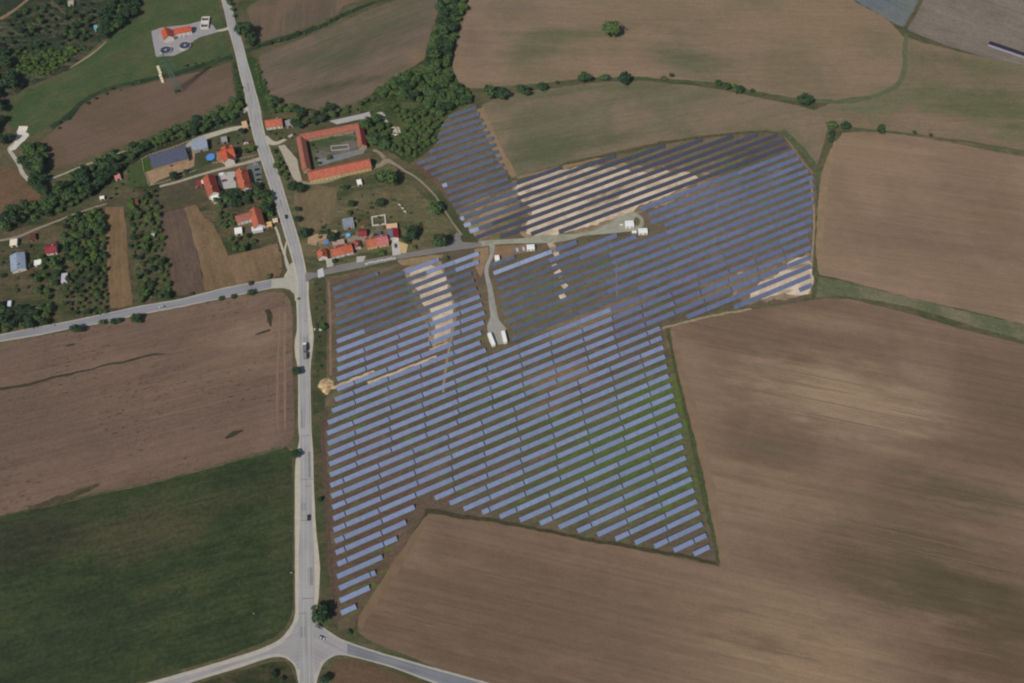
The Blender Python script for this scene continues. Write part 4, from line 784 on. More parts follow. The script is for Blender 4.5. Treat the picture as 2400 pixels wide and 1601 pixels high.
wood([(0, 528), (28, 490), (72, 486), (110, 478), (145, 440), (195, 408), (238, 376), (272, 356), (290, 392), (266, 420), (240, 436), (190, 474), (140, 504), (60, 522), (14, 540)], 5.0, 90, 12, 2.4, 5.0, ['dark', 'dark', 'mid'], 'brook belt', 'trees of the brook belt')
wood([(300, 350), (340, 336), (400, 306), (450, 290), (502, 262), (555, 242), (574, 250), (560, 262), (548, 282), (500, 296), (480, 310), (424, 326), (344, 350), (310, 380)], 4.6, 66, 13, 2.0, 4.2, ['dark', 'mid'], 'barn hedge', 'hedge belt behind the barn')
wood([(150, 516), (244, 494), (248, 560), (250, 600), (196, 640), (150, 600)], 4.0, 90, 14, 1.4, 3.4, ['mid', 'bright', 'mid', 'dark'], 'dense orchard', 'dense orchard', 'fruit_tree')
wood([(160, 640), (250, 605), (252, 700), (250, 735), (180, 748), (150, 720)], 4.0, 62, 15, .9, 2.5, ['olive', 'mid', 'dark'], 'open orchard', 'open orchard', 'fruit_tree')
wood([(94, 600), (146, 610), (140, 660), (120, 700), (118, 748), (94, 740), (88, 660)], 5.2, 20, 16, 2.0, 3.4, ['dark', 'mid'], 'garden belt', 'garden belt')
wood([(-20, 716), (40, 724), (92, 730), (110, 760), (40, 774), (-20, 790)], 5.4, 24, 17, 2.6, 4.2, ['dark'], 'roadside thicket', 'west road thicket')
wood([(300, 476), (364, 444), (374, 500), (386, 560), (398, 640), (404, 690), (376, 700), (330, 712), (316, 640), (304, 560)], 3.8, 90, 18, 1.2, 3.0, ['mid', 'dark', 'bright', 'olive'], 'garden strip', 'garden strip trees', 'fruit_tree')
wood([(508, 474), (545, 456), (610, 440), (640, 476), (638, 514), (614, 492), (600, 474), (584, 478), (548, 494), (512, 494)], 5.6, 22, 19, 2.8, 4.6, ['dark'], 'farmhouse grove', 'trees round the farmhouse')
wood([(508, 500), (545, 510), (548, 530), (520, 540)], 4.6, 8, 20, 2.0, 3.0, ['dark', 'mid'], 'garage garden', 'trees by the garage')
wood([(538, 562), (580, 556), (602, 572), (580, 590), (548, 592)], 4.8, 8, 22, 2.0, 3.2, ['dark'], 'tan field', 'trees on the tan field corner')
wood([(628, 232), (660, 244), (688, 254), (686, 264), (640, 268), (630, 260)], 5.2, 10, 23, 2.4, 4.0, ['dark', 'mid'], 'roadside house', 'trees behind the roadside house')
wood([(694, 260), (730, 268), (780, 256), (782, 276), (742, 292), (700, 306), (688, 296)], 5.8, 16, 24, 2.8, 4.8, ['dark', 'olive', 'dark'], 'manor belt', 'trees above the manor')
wood([(790, 262), (850, 238), (880, 214), (886, 228), (846, 258), (800, 272)], 6.0, 12, 25, 1.8, 3.2, ['mid', 'olive'], 'brown field', 'trees above the manor field edge')
wood([(640, 356), (656, 372), (672, 410), (684, 430), (676, 440), (660, 420), (646, 386)], 4.4, 14, 26, 1.8, 3.0, ['dark', 'mid'], 'slip lane', 'hedge along the slip lane')
wood([(602, 150), (614, 180), (634, 224), (628, 232), (612, 216), (600, 176)], 4.6, 12, 27, 1.4, 2.6, ['mid', 'bright'], 'right verge', 'verge bushes of the upper road', 'bush', bush)
wood([(550, 160), (556, 162), (572, 226), (564, 240)], 4.4, 8, 28, 1.2, 2.0, ['dark', 'mid'], 'left verge', 'left verge bushes', 'bush', bush)
wood([(730, 340), (740, 338), (752, 388), (744, 392)], 4.2, 8, 29, 1.4, 2.2, ['mid', 'dark'], 'court wing', 'bushes in the manor court', 'bush', bush)
wood([(744, 322), (800, 308), (834, 296), (838, 320), (828, 330), (826, 308), (760, 330)], 4.2, 12, 30, 1.4, 2.2, ['mid', 'bright'], 'upper court', 'court bushes at the upper wing', 'bush', bush)
wood([(724, 420), (770, 414), (830, 396), (866, 390), (866, 396), (780, 416), (730, 426)], 4.2, 12, 31, 1.4, 2.4, ['mid', 'olive', 'dark'], 'orange wing', 'bushes at the long manor wing', 'bush', bush)
wood([(752, 528), (775, 546), (784, 560), (764, 560), (748, 566)], 4.2, 6, 32, 1.6, 2.6, ['dark'], 'village garden', 'village garden bushes', 'bush', bush)
wood([(786, 440), (850, 438), (900, 446), (990, 520), (960, 574), (880, 510), (800, 500)], 9.0, 20, 33, .8, 1.6, ['dark', 'mid', 'olive'], 'village grass', 'orchard shrubs', 'bush', bush)
wood([(738, 664), (758, 660), (760, 760), (760, 860), (742, 880), (736, 780)], 5.5, 14, 34, .8, 1.6, ['dark', 'olive', 'mid'], 'park verge', 'scrub on the park verge', 'bush', bush)
wood([(436, 150), (520, 128), (520, 136), (440, 164)], 6, 5, 35, .8, 1.6, ['dark'], 'works ditch', 'ditch bushes', 'bush', bush)
wood([(600, 108), (700, 76), (760, 50), (830, 18), (834, 26), (764, 62), (704, 88), (606, 118)], 6.5, 14, 36, 1.2, 2.6, ['dark', 'mid'], 'upper ditch', 'bushes of the upper ditch', 'bush', bush)
wood([(126, 300), (168, 268), (196, 240), (260, 210), (330, 192), (334, 200), (260, 220), (200, 250), (170, 280), (132, 308)], 6.5, 14, 37, 1.0, 2.0, ['dark', 'mid'], 'meadow ditch', 'bushes of the meadow ditch', 'bush', bush)
wood([(534, 6), (545, 2), (556, 30), (550, 44)], 5, 4, 38, 2.0, 3.2, ['dark', 'mid'], 'road top', 'trees at the top of the road')
wood([(640, 560), (652, 566), (664, 620), (658, 640)], 9, 4, 39, .6, 1.1, ['olive'], 'footpath verge', 'footpath bushes', 'bush', bush)
wood([(4, 590), (60, 580), (140, 560), (146, 620), (100, 640), (60, 700), (8, 690)], 4.6, 26, 51, .9, 2.4, ['dark', 'mid', 'olive'], 'left plots', 'shrubs of the left plots', 'bush', bush)
wood([(742, 510), (790, 500), (870, 500), (912, 520), (905, 556), (860, 545), (830, 560), (780, 560), (744, 560)], 4.6, 18, 52, .7, 1.7, ['dark', 'mid', 'olive'], 'village yards', 'shrubs of the village yards', 'bush', bush)
wood([(466, 350), (508, 330), (590, 310), (600, 350), (560, 366), (505, 380), (480, 392)], 5.0, 16, 53, .7, 1.6, ['mid', 'dark', 'olive'], 'villa garden', 'shrubs of the villa garden', 'bush', bush)
wood([(620, 296), (640, 300), (690, 316), (690, 330), (650, 326), (626, 314)], 4.4, 8, 54, .8, 1.8, ['olive', 'dark'], 'roadside garden', 'shrubs of the roadside garden', 'bush', bush)
wood([(250, 400), (300, 390), (340, 440), (340, 470), (260, 474), (250, 440)], 6.0, 14, 55, .8, 2.2, ['mid', 'dark'], 'long lawn', 'shrubs of the long lawn', 'bush', bush)
singles = [
 (569, 62, 46, 'dark', 'tall dark tree standing alone beside the upper main road'), (586, 88, 30, 'dark', 'smaller dark tree just below the tall roadside tree'),
 (1436, 62, 46, 'mid', 'rounded green tree alone in the middle of the stubble field'), (1424, 66, 30, 'bright', 'lighter green tree leaning against the lone field tree'),
 (1370, 181, 28, 'dark', 'round hedge tree on the field line, left of a low bush'), (1464, 179, 34, 'dark', 'largest round tree in the middle of the field hedge'),
 (1269, 200, 26, 'dark', 'round hedge tree where the wood thins to single trees'), (1226, 205, 34, 'dark', 'broad hedge tree next right of the wood end'),
 (1172, 210, 40, 'dark', 'broad dark tree at the right end of the wood'), (1148, 214, 36, 'mid', 'green tree just inside the wood end above the solar park'),
 (1889, 228, 36, 'dark', 'largest round tree at the right end of the hedge line'), (1685, 191, 18, 'dark', 'first tree of the short dark hedge left of the lone round tree'),
 (1704, 198, 22, 'dark', 'second tree of the short dark hedge, broader'), (1736, 206, 22, 'dark', 'third tree of the short dark hedge, low and wide'),
 (1952, 289, 26, 'mid', 'left tree of the pair at the field corner right of the park'), (1984, 290, 26, 'dark', 'right tree of the pair at the field corner'), (2066, 301, 24, 'dark', 'round tree alone on the far hedge line right'),
 (749, 1437, 46, 'dark', 'big dark tree at the crossroads beside the last solar row'), (692, 1062, 24, 'dark', 'dark tree left of the road by the grass field corner'), (694, 868, 24, 'dark', 'dark tree left of the road at the pull-in end'),
 (749, 1170, 14, 'dark', 'small dark tree on the right verge by the lower road'), (175, 768, 28, 'dark', 'leftmost dark tree on the west road'), (316, 742, 28, 'dark', 'dark tree on the west road opposite the narrow garden strip'),
 (908, 413, 44, 'mid', 'broad green tree below the manor lane fork'), (890, 410, 30, 'dark', 'dark tree touching the broad tree below the manor fork'), (1017, 482, 40, 'mid', 'big green tree nearest the narrow solar block path'),
 (1031, 564, 38, 'dark', 'dark green tree beside the triangular street corner'), (966, 541, 36, 'dark', 'dark green tree right of the red and grey shed'), (889, 474, 24, 'dark', 'round tree alone in the village grass'),
 (809, 438, 16, 'dark', 'small tree near the white garden hut'), (822, 476, 20, 'dark', 'low dark tree in the village grass left of the round one'), (696, 488, 16, 'dark', 'small dark tree on the right verge above the black car'),
 (697, 512, 18, 'dark', 'small dark tree on the right verge beside the black car'), (712, 542, 28, 'dark', 'dark tree on the right verge above the sandy yard'), (684, 434, 28, 'dark', 'dark tree at the foot of the slip lane'),
 (703, 438, 26, 'dark', 'darkest tree at the slip lane end'), (776, 553, 28, 'dark', 'dark garden tree behind the long orange house'), (950, 559, 20, 'dark', 'low dark tree between grey yard and the larger tree'),
 (332, 694, 20, 'mid', 'tall narrow green tree beside the west road'), (333, 676, 16, 'mid', 'narrow green tree above the tall roadside one'), (392, 690, 20, 'dark', 'dark tree at the bottom corner of the mauve plot'),
 (760, 1592, 26, 'dark', 'dark tree at the bottom edge right of the crossroads'), (575, 352, 16, 'mid', 'green tree in the garden of the orange villa'), (590, 346, 16, 'bright', 'bright tree by the road before the orange villa'),
 (406, 410, 22, 'dark', 'dark tree on the sandy yard before the grey barn'), (433, 400, 14, 'mid', 'small tree at the lane beside the sandy yard'), (566, 306, 16, 'dark', 'dark tree beside the concrete drive near the road'), (880, 552, 14, 'dark', 'small tree behind the pink roofed house')]
for x, y, d, lk, lb in singles:
    X, Y, rad = at_px(x, y, d); tree(X, Y, rad, lk, lb)
for x, y, d, lk, lb in [
 (1420, 182, 22, 'mid', 'low bush between the two round hedge trees'), (1408, 183, 14, 'mid', 'small bush left beside the low hedge bush'), (1306, 194, 10, 'dark', 'tiny bush on the hedge line between two round trees'), (1574, 177, 14, 'dark', 'small upright bush on the hedge line right of the largest tree'), (1555, 184, 16, 'olive', 'flat olive bush beside the small upright one'),
 (1763, 214, 14, 'dark', 'last low bush of the short dark hedge'), (1722, 202, 14, 'mid', 'low bush within the short dark hedge'), (1786, 221, 12, 'mid', 'small bush left of the largest round tree'), (1950, 314, 18, 'dark', 'dark bush at the corner of the right-hand field'), (1949, 328, 18, 'dark', 'lower dark bush at the corner of the right-hand field'),
 (2144, 311, 12, 'dark', 'left bush of the tiny pair on the far hedge'), (2182, 318, 12, 'dark', 'right bush of the tiny pair on the far hedge'), (240, 756, 20, 'mid', 'low bush below the west road, left of two darker ones'), (266, 754, 18, 'dark', 'left dark bush of the touching pair on the west road'), (280, 752, 18, 'dark', 'right dark bush of the touching pair on the west road'),
 (518, 700, 14, 'dark', 'small bush under the west road near the junction'), (547, 695, 16, 'dark', 'middle bush under the west road near the junction'), (589, 686, 20, 'dark', 'largest bush under the west road near the junction'), (588, 664, 14, 'dark', 'low bush above the west road near the junction'), (630, 648, 18, 'olive', 'olive bush above the west road at the tan field corner'), (450, 688, 10, 'dark', 'tiny bush above the west road at the mauve plot'),
 (757, 767, 22, 'mid', 'green bush behind the bus shelter'), (784, 612, 14, 'dark', 'dark bush before the long orange house'), (895, 592, 20, 'mid', 'green bush before the yellow walled house'), (971, 580, 14, 'olive', 'olive bush by the street right of the grey drive'), (870, 487, 12, 'dark', 'low bush in the village grass below the round tree'), (818, 500, 16, 'mid', 'green bush above the blue roofed shed'),
 (818, 1484, 18, 'mid', 'roadside bush at the lower end of the park'), (642, 1583, 22, 'dark', 'left bush on the rough grass at the crossroads'), (662, 1592, 18, 'dark', 'right bush on the rough grass at the crossroads'), (1045, 606, 16, 'olive', 'bush on the bare strip below the village street'), (700, 700, 8, 'olive', 'tiny bush by the road at the west junction'), (772, 370, 16, 'mid', 'bush in the middle of the manor court')]:
    X, Y, rad = at_px(x, y, d, 'bush'); bush(X, Y, rad, lk, lb)
# undergrowth nobody could count
ub = MB(); ur = random.Random(5)
for poly, n in (([(1040, -20), (1094, -20), (1058, 120), (1056, 170), (1100, 214), (1100, 240), (1030, 285), (1018, 340), (960, 378), (906, 350), (868, 326), (850, 262), (890, 205), (1000, 150)], 1500), ([(-20, 540), (28, 486), (110, 476), (240, 374), (330, 338), (450, 290), (560, 244), (580, 262), (548, 288), (470, 316), (335, 362), (262, 428), (110, 505), (20, 545)], 1100),
                ([(36, 118), (200, 104), (250, 60), (320, 0), (326, 40), (240, 98), (130, 170), (60, 200), (0, 240), (-30, 240)], 700), ([(0, 40), (120, -10), (250, -10), (240, 60), (60, 120), (0, 120)], 300), ([(150, 510), (246, 490), (252, 735), (100, 770), (0, 780), (0, 716), (90, 700), (140, 600)], 500), ([(300, 476), (364, 444), (404, 690), (330, 712)], 240)):
    for q in scatter(poly, .4, n, n):
        s = ur.uniform(.35, 1.0); h = ur.uniform(.3, 1.1); a = ur.uniform(0, 3.14)
        ub.add([(q[0] + s * math.cos(a), q[1] + s * math.sin(a), 0.1 + h * .4), (q[0] - s * math.sin(a), q[1] + s * math.cos(a), h), (q[0] - s * math.cos(a), q[1] - s * math.sin(a), .2 + h * .5), (q[0] + s * math.sin(a), q[1] - s * math.cos(a), 0.15)], [(0, 1, 2, 3)])
tag(ub.obj('undergrowth', LEAF['mid']), 'low tangled undergrowth beneath the woods and orchards', 'undergrowth', kind='stuff')

# ------------------------------------------------------------------ buildings
white = plain('white_render', (214, 208, 200), .85, .2, .06, .8); cream = plain('cream_render', (206, 182, 128), .85, .2, .08, .8)
greyw = plain('grey_render', (160, 156, 150), .85, .2, .1, .8); stone = plain('stone_wall', (170, 148, 122), .9, .1, .15, .6)
glass, _n, _b = newmat('window_glass', .12, .6); _b.inputs['Base Color'].default_value = (.03, .035, .045, 1)
frm = plain('window_frame', (222, 220, 214), .6, .3, .03, 1); doorm = plain('door_wood', (88, 60, 44), .7, .3, .15, 1)
orange = tiles('orange_tiles', (186, 106, 82), (164, 92, 72)); bright_o = tiles('bright_orange_tiles', (194, 96, 66), (172, 84, 58)); old_o = tiles('old_orange_tiles', (166, 104, 88), (140, 92, 80))
red = tiles('red_tiles', (146, 64, 54), (128, 58, 50)); pink = tiles('pink_tiles', (196, 114, 116), (178, 104, 106)); wine = tiles('wine_tiles', (146, 54, 62), (128, 48, 56))
slate_r = tiles('slate_roofing', (88, 92, 112), (80, 84, 104), 1.2); blueg = tiles('pale_blue_sheet', (150, 164, 186), (138, 152, 176), 1.4); grey_r = tiles('grey_sheet', (158, 154, 158), (142, 138, 144), 1.2)
whiter = plain('white_sheet', (232, 230, 226), .6, .3, .05, .6); concm = plain('cast_concrete', (190, 186, 178), .85, .15, .1, .8); brickm = plain('brick', (120, 68, 54), .9, .1, .15, 1.5)
beige_r = plain('beige_roofing', (206, 168, 136), .85, .2, .1, .6)
wb = MB().box(-.55, -.03, 0, .55, .05, 1.3, 0).box(-.46, .05, .09, -.04, .07, 1.21, 1).box(.04, .05, .09, .46, .07, 1.21, 1)
WIN = wb.me('window', [frm, glass])
DOOR = MB().box(-.55, -.03, 0, .55, .05, 2.1, 0).box(.34, .05, .95, .44, .1, 1.05, 1).me('door', [doorm, STEEL])
CHIM = MB().box(-.35, -.35, 0, .35, .35, 1.5, 0).box(-.42, -.42, 1.5, .42, .42, 1.66, 1).me('chimney', [brickm, concm])
def gable(name, label, p1, p2, width, wh, rh, wm, rm, rm2=None, cat='house', over=.45, chim=1, split=None, parent=None, group=None, win=True, ext=0.0):
    """p1,p2: the two ends of the ridge as they stand in the photo"""
    zt = wh + rh; a, b = g(p1[0], p1[1], zt), g(p2[0], p2[1], zt)
    cx, cy = (a[0] + b[0]) / 2, (a[1] + b[1]) / 2; L = math.hypot(b[0] - a[0], b[1] - a[1]); an = math.atan2(b[1] - a[1], b[0] - a[0])
    hl, hw = L / 2 - over + ext, width / 2
    prof = [(-hw, 0), (hw, 0), (hw, wh), (0, wh + rh - .12), (-hw, wh)]
    if parent is None:
        root = empty(name, (cx, cy, 0), an); base, bl, ba = root, (0, 0, 0), 0
        wall = MB().xprism(prof, -hl, hl).obj('wall', wm, root); pw, pr = root, root
    else:
        root = parent; wall = MB().xprism(prof, -hl, hl).obj('wing', wm, root, (cx - root.location.x, cy - root.location.y, 0), an); pw = pr = wall
    sl = rh / hw; ey = hw + over; ez = wh - over * sl; t = .16; hx = L / 2 + ext
    def roofmesh(x0, x1, mats):
        m = MB(); mi = len(mats) - 1
        m.xprism([(0, zt + t), (0, zt), (ey, ez), (ey, ez + t)], x0, x1, 0)
        m.xprism([(0, zt), (0, zt + t), (-ey, ez + t), (-ey, ez)], x0, x1, mi)
        return m.me('roof', mats)
    if split:
        xs = -hx + 2 * hx * split[0]
        rf = link('roof', roofmesh(-hx, xs - .01, [rm]), pr); r2 = link('roof', roofmesh(xs + .01, hx, [split[1]]), pr)
        tag(rf, split[2]); tag(r2, split[3])
    else:
        rf = link('roof', roofmesh(-hx, hx, [rm] if rm2 is None else [rm, rm2]), pr)
    if parent is None:
        for i in range(chim):
            link('chimney', CHIM, rf, (hl * (.5 if i == 0 else -.55), .4, zt - .55))
    if win:
        n = max(1, int(2 * hl / 3.4)); fl = max(1, int(wh / 2.7))
        for s in (1, -1):
            for k in range(n):
                x = -hl + (k + .5) * 2 * hl / n
                for f in range(fl):
                    if s == -1 and f == 0 and k == n // 2 and parent is None and n > 1: link('door', DOOR, pw, (x, -hw, 0.02), math.pi); continue
                    link('window', WIN, pw, (x, s * hw, .95 + 2.7 * f), 0 if s == 1 else math.pi)
        if parent is None:
            for s in (1, -1):
                link('window', WIN, pw, (s * hl, 0, .95 + (2.7 if fl > 1 else 0)), -s * math.pi / 2)
    return tag(root, label, cat, group) if parent is None else wall
def shed(name, label, quad, h, rm, wm, cat='shed', drop=.35, group=None, over=.2, doors=True):
    """quad: roof corners in the photo (TL, TR, BR, BL); low pitch towards the viewer"""
    P = [g(q[0], q[1], h) for q in quad]; cx, cy = sum(p[0] for p in P) / 4, sum(p[1] for p in P) / 4
    ux, uy = P[1][0] - P[0][0] + P[2][0] - P[3][0], P[1][1] - P[0][1] + P[2][1] - P[3][1]; an = math.atan2(uy, ux); L = math.hypot(ux, uy) / 2
    wd = (math.hypot(P[3][0] - P[0][0], P[3][1] - P[0][1]) + math.hypot(P[2][0] - P[1][0], P[2][1] - P[1][1])) / 2
    root = empty(name, (cx, cy, 0), an); hl, hw = L / 2 - over, wd / 2 - over
    MB().xprism([(-hw, 0), (hw, 0), (hw, h + drop / 2 - .1), (-hw, h - drop / 2 - .1)], -hl, hl).obj('wall', wm, root)
    MB().xprism([(-hw - over, h - drop / 2), (hw + over, h + drop / 2), (hw + over, h + drop / 2 + .14), (-hw - over, h - drop / 2 + .14)], -L / 2, L / 2).obj('roof', rm, root)
    if doors:
        MB().box(-min(1.2, hl * .6), -hw - .06, .02, min(1.2, hl * .6), -hw + .02, min(2.2, h - drop - .25)).obj('door', doorm, root)
        if hl > 3: link('window', WIN, root, (hl * .62, -hw, .9), math.pi)
    return tag(root, label, cat, group)
# houses left of the main road
gable('guest_house', 'orange roofed guest house with white lower gable, between courtyard and car park', (562, 393), (574, 439), 9.6, 5.2, 3.6, white, bright_o, orange, 'house', chim=2)
gable('farm_house', 'dark red roofed house with white terrace end facing the grassy plot', (486, 408), (499, 450), 9.8, 4.8, 3.4, white, red, tiles('lighter_red_tiles', (172, 92, 74), (150, 80, 66)), chim=1)  # left slope in a lighter red than the right
shed('terrace_annexe', 'white flat annexe at the end of the dark red roofed house', [(492, 454), (515, 449), (520, 463), (496, 468)], 3.0, whiter, white, 'annexe')
turq = plain('turquoise_canopy', (150, 206, 196), .6, .3, .05, .6)
shed('turquoise_canopy', 'turquoise canopy over the terrace below the white annexe', [(498, 464), (515, 460), (517, 470), (500, 474)], 2.6, turq, white, 'canopy', doors=False)
# villa with crossed gables and dormers
vx, vy = g(529, 366); villa = empty('villa', (vx, vy, 0))
gable('', None, (513, 356), (546, 347), 11.5, 5.4, 4.0, white, bright_o, parent=villa)
gable('', None, (527, 340), (534, 371), 8.5, 5.6, 3.7, white, tiles('villa_tiles', (186, 88, 62), (164, 78, 56)), parent=villa)
for px, py in ((518, 362), (540, 356), (522, 346), (541, 342)):
    dx, dy = g(px, py, 7.6); d = MB().box(-.9, -.9, 0, .9, .9, 1.3, 0).xprism([(-1.1, 1.3), (1.1, 1.3), (0, 2.0)], -1.1, 1.1, 1).box(-.5, -.93, .3, .5, -.89, 1.1, 2).obj('dormer', [white, bright_o, glass], villa, (dx - vx, dy - vy, 6.4), R(14))
tag(villa, 'bright orange tiled villa with dormers and crossed gables beside the round blue pool', 'house')
# pools
water, _n, _b = newmat('pool_water', .08, .6); _b.inputs['Base Color'].default_value = A(84, 140, 214)
def pool(label, px, py, r, wm=water, cat='pool'):
    x, y = g(px, py); t = empty('swimming_pool', (x, y, .35))
    MB().ring(0, 0, r - .25, r + .2, 0, .9, 24).obj('pool_wall', plain('pool_liner', (96, 144, 206), .5, .3, .05, 1), t); MB().disc(0, 0, r - .26, .05, .72, 24).obj('water', wm, t)
    return tag(t, label, cat)
pool('round bright blue garden pool left of the orange villa', 494, 370, 3.6)
w2, _n, _b = newmat('pale_water', .1, .6); _b.inputs['Base Color'].default_value = A(120, 184, 206)
pool('turquoise round pool behind the village houses, nearer their middle', 816, 553, 2.0, w2); pool('small blue round pool behind the orange house by the road', 768, 568, 1.7, water)
# barn, shed, garage
shed('long_barn', 'long slate blue barn beside a sandy yard', [(351, 363), (434, 345), (440, 367), (356, 397)], 5.0, slate_r, stone, 'barn', drop=2.0)
shed('workshop', 'pale blue sheet metal workshop above the orange villa', [(453, 331), (484, 325), (487, 345), (450, 353)], 4.2, blueg, greyw, 'workshop', drop=.8)
hx, hy = g(592, 520); farm = empty('l_shaped_farmhouse', (hx, hy, 0))
gable('', None, (594, 485), (606, 526), 9.0, 4.6, 3.4, white, orange, parent=farm)
gable('', None, (550, 508), (592, 496), 7.8, 4.4, 3.0, white, old_o, parent=farm)
px, py = g(603, 536, 2.6); MB().box(-4.2, -2.2, 0, 4.2, 2.2, 3.0, 0).box(-4.5, -2.5, 3.0, 4.5, 2.5, 3.2, 1).obj('porch', [white, plain('porch_roof', (206, 212, 224), .6, .3, .05, .6)], farm, (px - hx, py - hy, 0), R(14))
tag(farm, 'orange L-shaped farmhouse with white porch end among dark trees', 'house')
farm.name = 'corner_farmhouse'
shed('garage', 'white flat roofed garage below the orange L-shaped farmhouse', [(549, 535), (566, 532), (568, 546), (550, 549)], 2.8, whiter, white, 'garage', .15)
shed('wood_shed', 'yellowish roofed shed at the roadside right of the farmhouse porch', [(622, 522), (636, 519), (638, 530), (624, 533)], 2.6, plain('yellow_sheet', (206, 172, 124), .7, .2, .1, .6), stone)
shed('wood_shed', 'pale beige roofed hut closest to the road beside the farmhouse', [(638, 514), (650, 511), (652, 520), (640, 522)], 2.4, plain('pale_sheet', (204, 186, 160), .7, .2, .1, .6), stone)
shed('kiosk', 'beige roofed kiosk at the mouth of the concrete drive', [(566, 286), (578, 283), (581, 298), (569, 301)], 3.0, plain('beige_sheet', (200, 164, 128), .7, .2, .1, .6), cream, 'kiosk')
shed('hedge_hut', 'tiny pale green hut hidden in the hedge belt behind the barn', [(499, 273), (509, 271), (510, 279), (500, 281)], 2.4, plain('pale_green_sheet', (144, 166, 140), .7, .2, .1, .6), greyw)
shed('wine_lean_to', 'small wine red lean-to left of the dark red roofed house', [(458, 425), (470, 422), (473, 433), (461, 436)], 2.6, wine, greyw)
shed('white_lean_to', 'small cream lean-to touching the dark red roofed house', [(466, 424), (476, 422), (478, 429), (468, 432)], 2.4, plain('cream_sheet', (216, 204, 178), .7, .2, .1, .6), white)
shed('garden_hut', 'pale grey garden hut above the orange villa', [(517, 322), (531, 319), (533, 331), (519, 334)], 2.6, grey_r, greyw)
# right of the main road
gable('roadside_house', 'single orange roofed house with pale gable at the roadside above the manor', (620, 283), (660, 278), 9.2, 3.6, 3.4, white, orange, chim=1)
shed('grey_shed', 'grey roofed shed right of the roadside orange house', [(668, 283), (684, 280), (686, 293), (670, 297)], 2.8, grey_r, greyw)
mx, my = g(772, 350); manor = empty('manor_court', (mx, my, 0))
gable('', None, (703, 316), (718, 394), 6.8, 3.8, 2.8, stone, old_o, parent=manor)
gable('', None, (703, 315), (840, 289), 7.4, 4.0, 2.9, stone, tiles('weathered_tiles', (172, 104, 86), (148, 92, 78)), parent=manor)
gable('', None, (840, 288), (849, 338), 6.8, 3.9, 3.0, stone, tiles('dark_weathered_tiles', (150, 66, 58), (132, 60, 52)), old_o, parent=manor)
gable('', None, (720, 405), (867, 374), 10.6, 4.4, 3.6, cream, tiles('long_wing_tiles', (188, 108, 84), (168, 94, 74)), parent=manor)
tag(manor, 'square manor farm of four orange tiled wings around a cobbled courtyard', 'house')
def heap(name, label, px, py, rx, ry, h, mat, cat, seed, n=60, blk=.5):
    x, y = g(px, py); r = random.Random(seed); b = MB()
    for i in range(n):
        d = math.sqrt(r.random()); a = r.uniform(0, 6.28); s = r.uniform(.4, 1.0) * blk; z = max(.1, h * (1 - d) * r.uniform(.6, 1.1)); X, Y = rx * d * math.cos(a), ry * d * math.sin(a)
        c, q = math.cos(a * 3), math.sin(a * 3)
        b.add([(X + s * c, Y + s * q, 0), (X - s * q, Y + s * c, 0), (X - s * c, Y - s * q, 0), (X + s * q, Y - s * c, 0), (X + s * .7 * c, Y + s * .6 * q, z), (X - s * .5 * q, Y + s * .7 * c, z * .9), (X - s * .7 * c, Y - s * .6 * q, z * .8), (X + s * .6 * q, Y - s * .7 * c, z)],
              [(4, 5, 6, 7), (0, 1, 5, 4), (1, 2, 6, 5), (2, 3, 7, 6), (3, 0, 4, 7)])
    return tag(b.obj(name, mat, None, (x, y, .3)), label, cat)
rub = plain('pale_rubble', (206, 198, 184), .9, .1, .15, .8)
heap('rubble_heap', 'pale rubble heap at the broken end of the manor wing', 849, 343, 3.6, 2.6, 1.6, rub, 'rubble', 1)
heap('rubble_heap', 'larger white rubble ruin in the wood clearing behind the manor', 926, 308, 5.5, 5.0, 1.5, rub, 'rubble', 2, 90, .8)
heap('rubble_heap', 'small white rubble heap at the left of the wood clearing', 914, 306, 2.4, 2.0, 1.0, rub, 'rubble', 3, 30)
heap('rubble_heap', 'white rubble against the upper manor wing, left one', 771, 312, 2.0, 1.0, .8, rub, 'rubble', 4, 20)
heap('rubble_heap', 'white rubble against the upper manor wing, right one', 794, 309, 2.2, 1.0, .8, rub, 'rubble', 5, 20)
def outline(name, label, quad, t, h, mat, cat):
    """low foundation walls round a rectangle"""
    P = [g(*q) for q in quad]; cx, cy = sum(p[0] for p in P) / 4, sum(p[1] for p in P) / 4; b = MB()
    for i in range(4):
        a, c = P[i], P[(i + 1) % 4]; d = math.hypot(c[0] - a[0], c[1] - a[1]); ux, uy = (c[0] - a[0]) / d, (c[1] - a[1]) / d; nx, ny = -uy * t / 2, ux * t / 2
        e0, e1 = (t / 2, -t / 2) if i % 2 else (-t / 2, t / 2)
        q = [(a[0] + ux * e0 + nx - cx, a[1] + uy * e0 + ny - cy), (c[0] + ux * e1 + nx - cx, c[1] + uy * e1 + ny - cy), (c[0] + ux * e1 - nx - cx, c[1] + uy * e1 - ny - cy), (a[0] + ux * e0 - nx - cx, a[1] + uy * e0 - ny - cy)]
        b.add([(x, y, 0) for x, y in q] + [(x, y, h) for x, y in q], [(4, 7, 6, 5), (0, 1, 5, 4), (1, 2, 6, 5), (2, 3, 7, 6), (3, 0, 4, 7)])
    return tag(b.obj(name, mat, None, (cx, cy, .3)), label, cat)
outline('foundation_wall', 'long low ruined foundation in the middle of the manor courtyard', [(776, 344), (816, 340), (818, 350), (778, 354)], .8, .5, greyw, 'ruin')
outline('foundation_wall', 'pale unfinished foundation rectangle behind the village houses', [(872, 510), (902, 505), (904, 526), (874, 530)], 1.1, .6, concm, 'foundation')
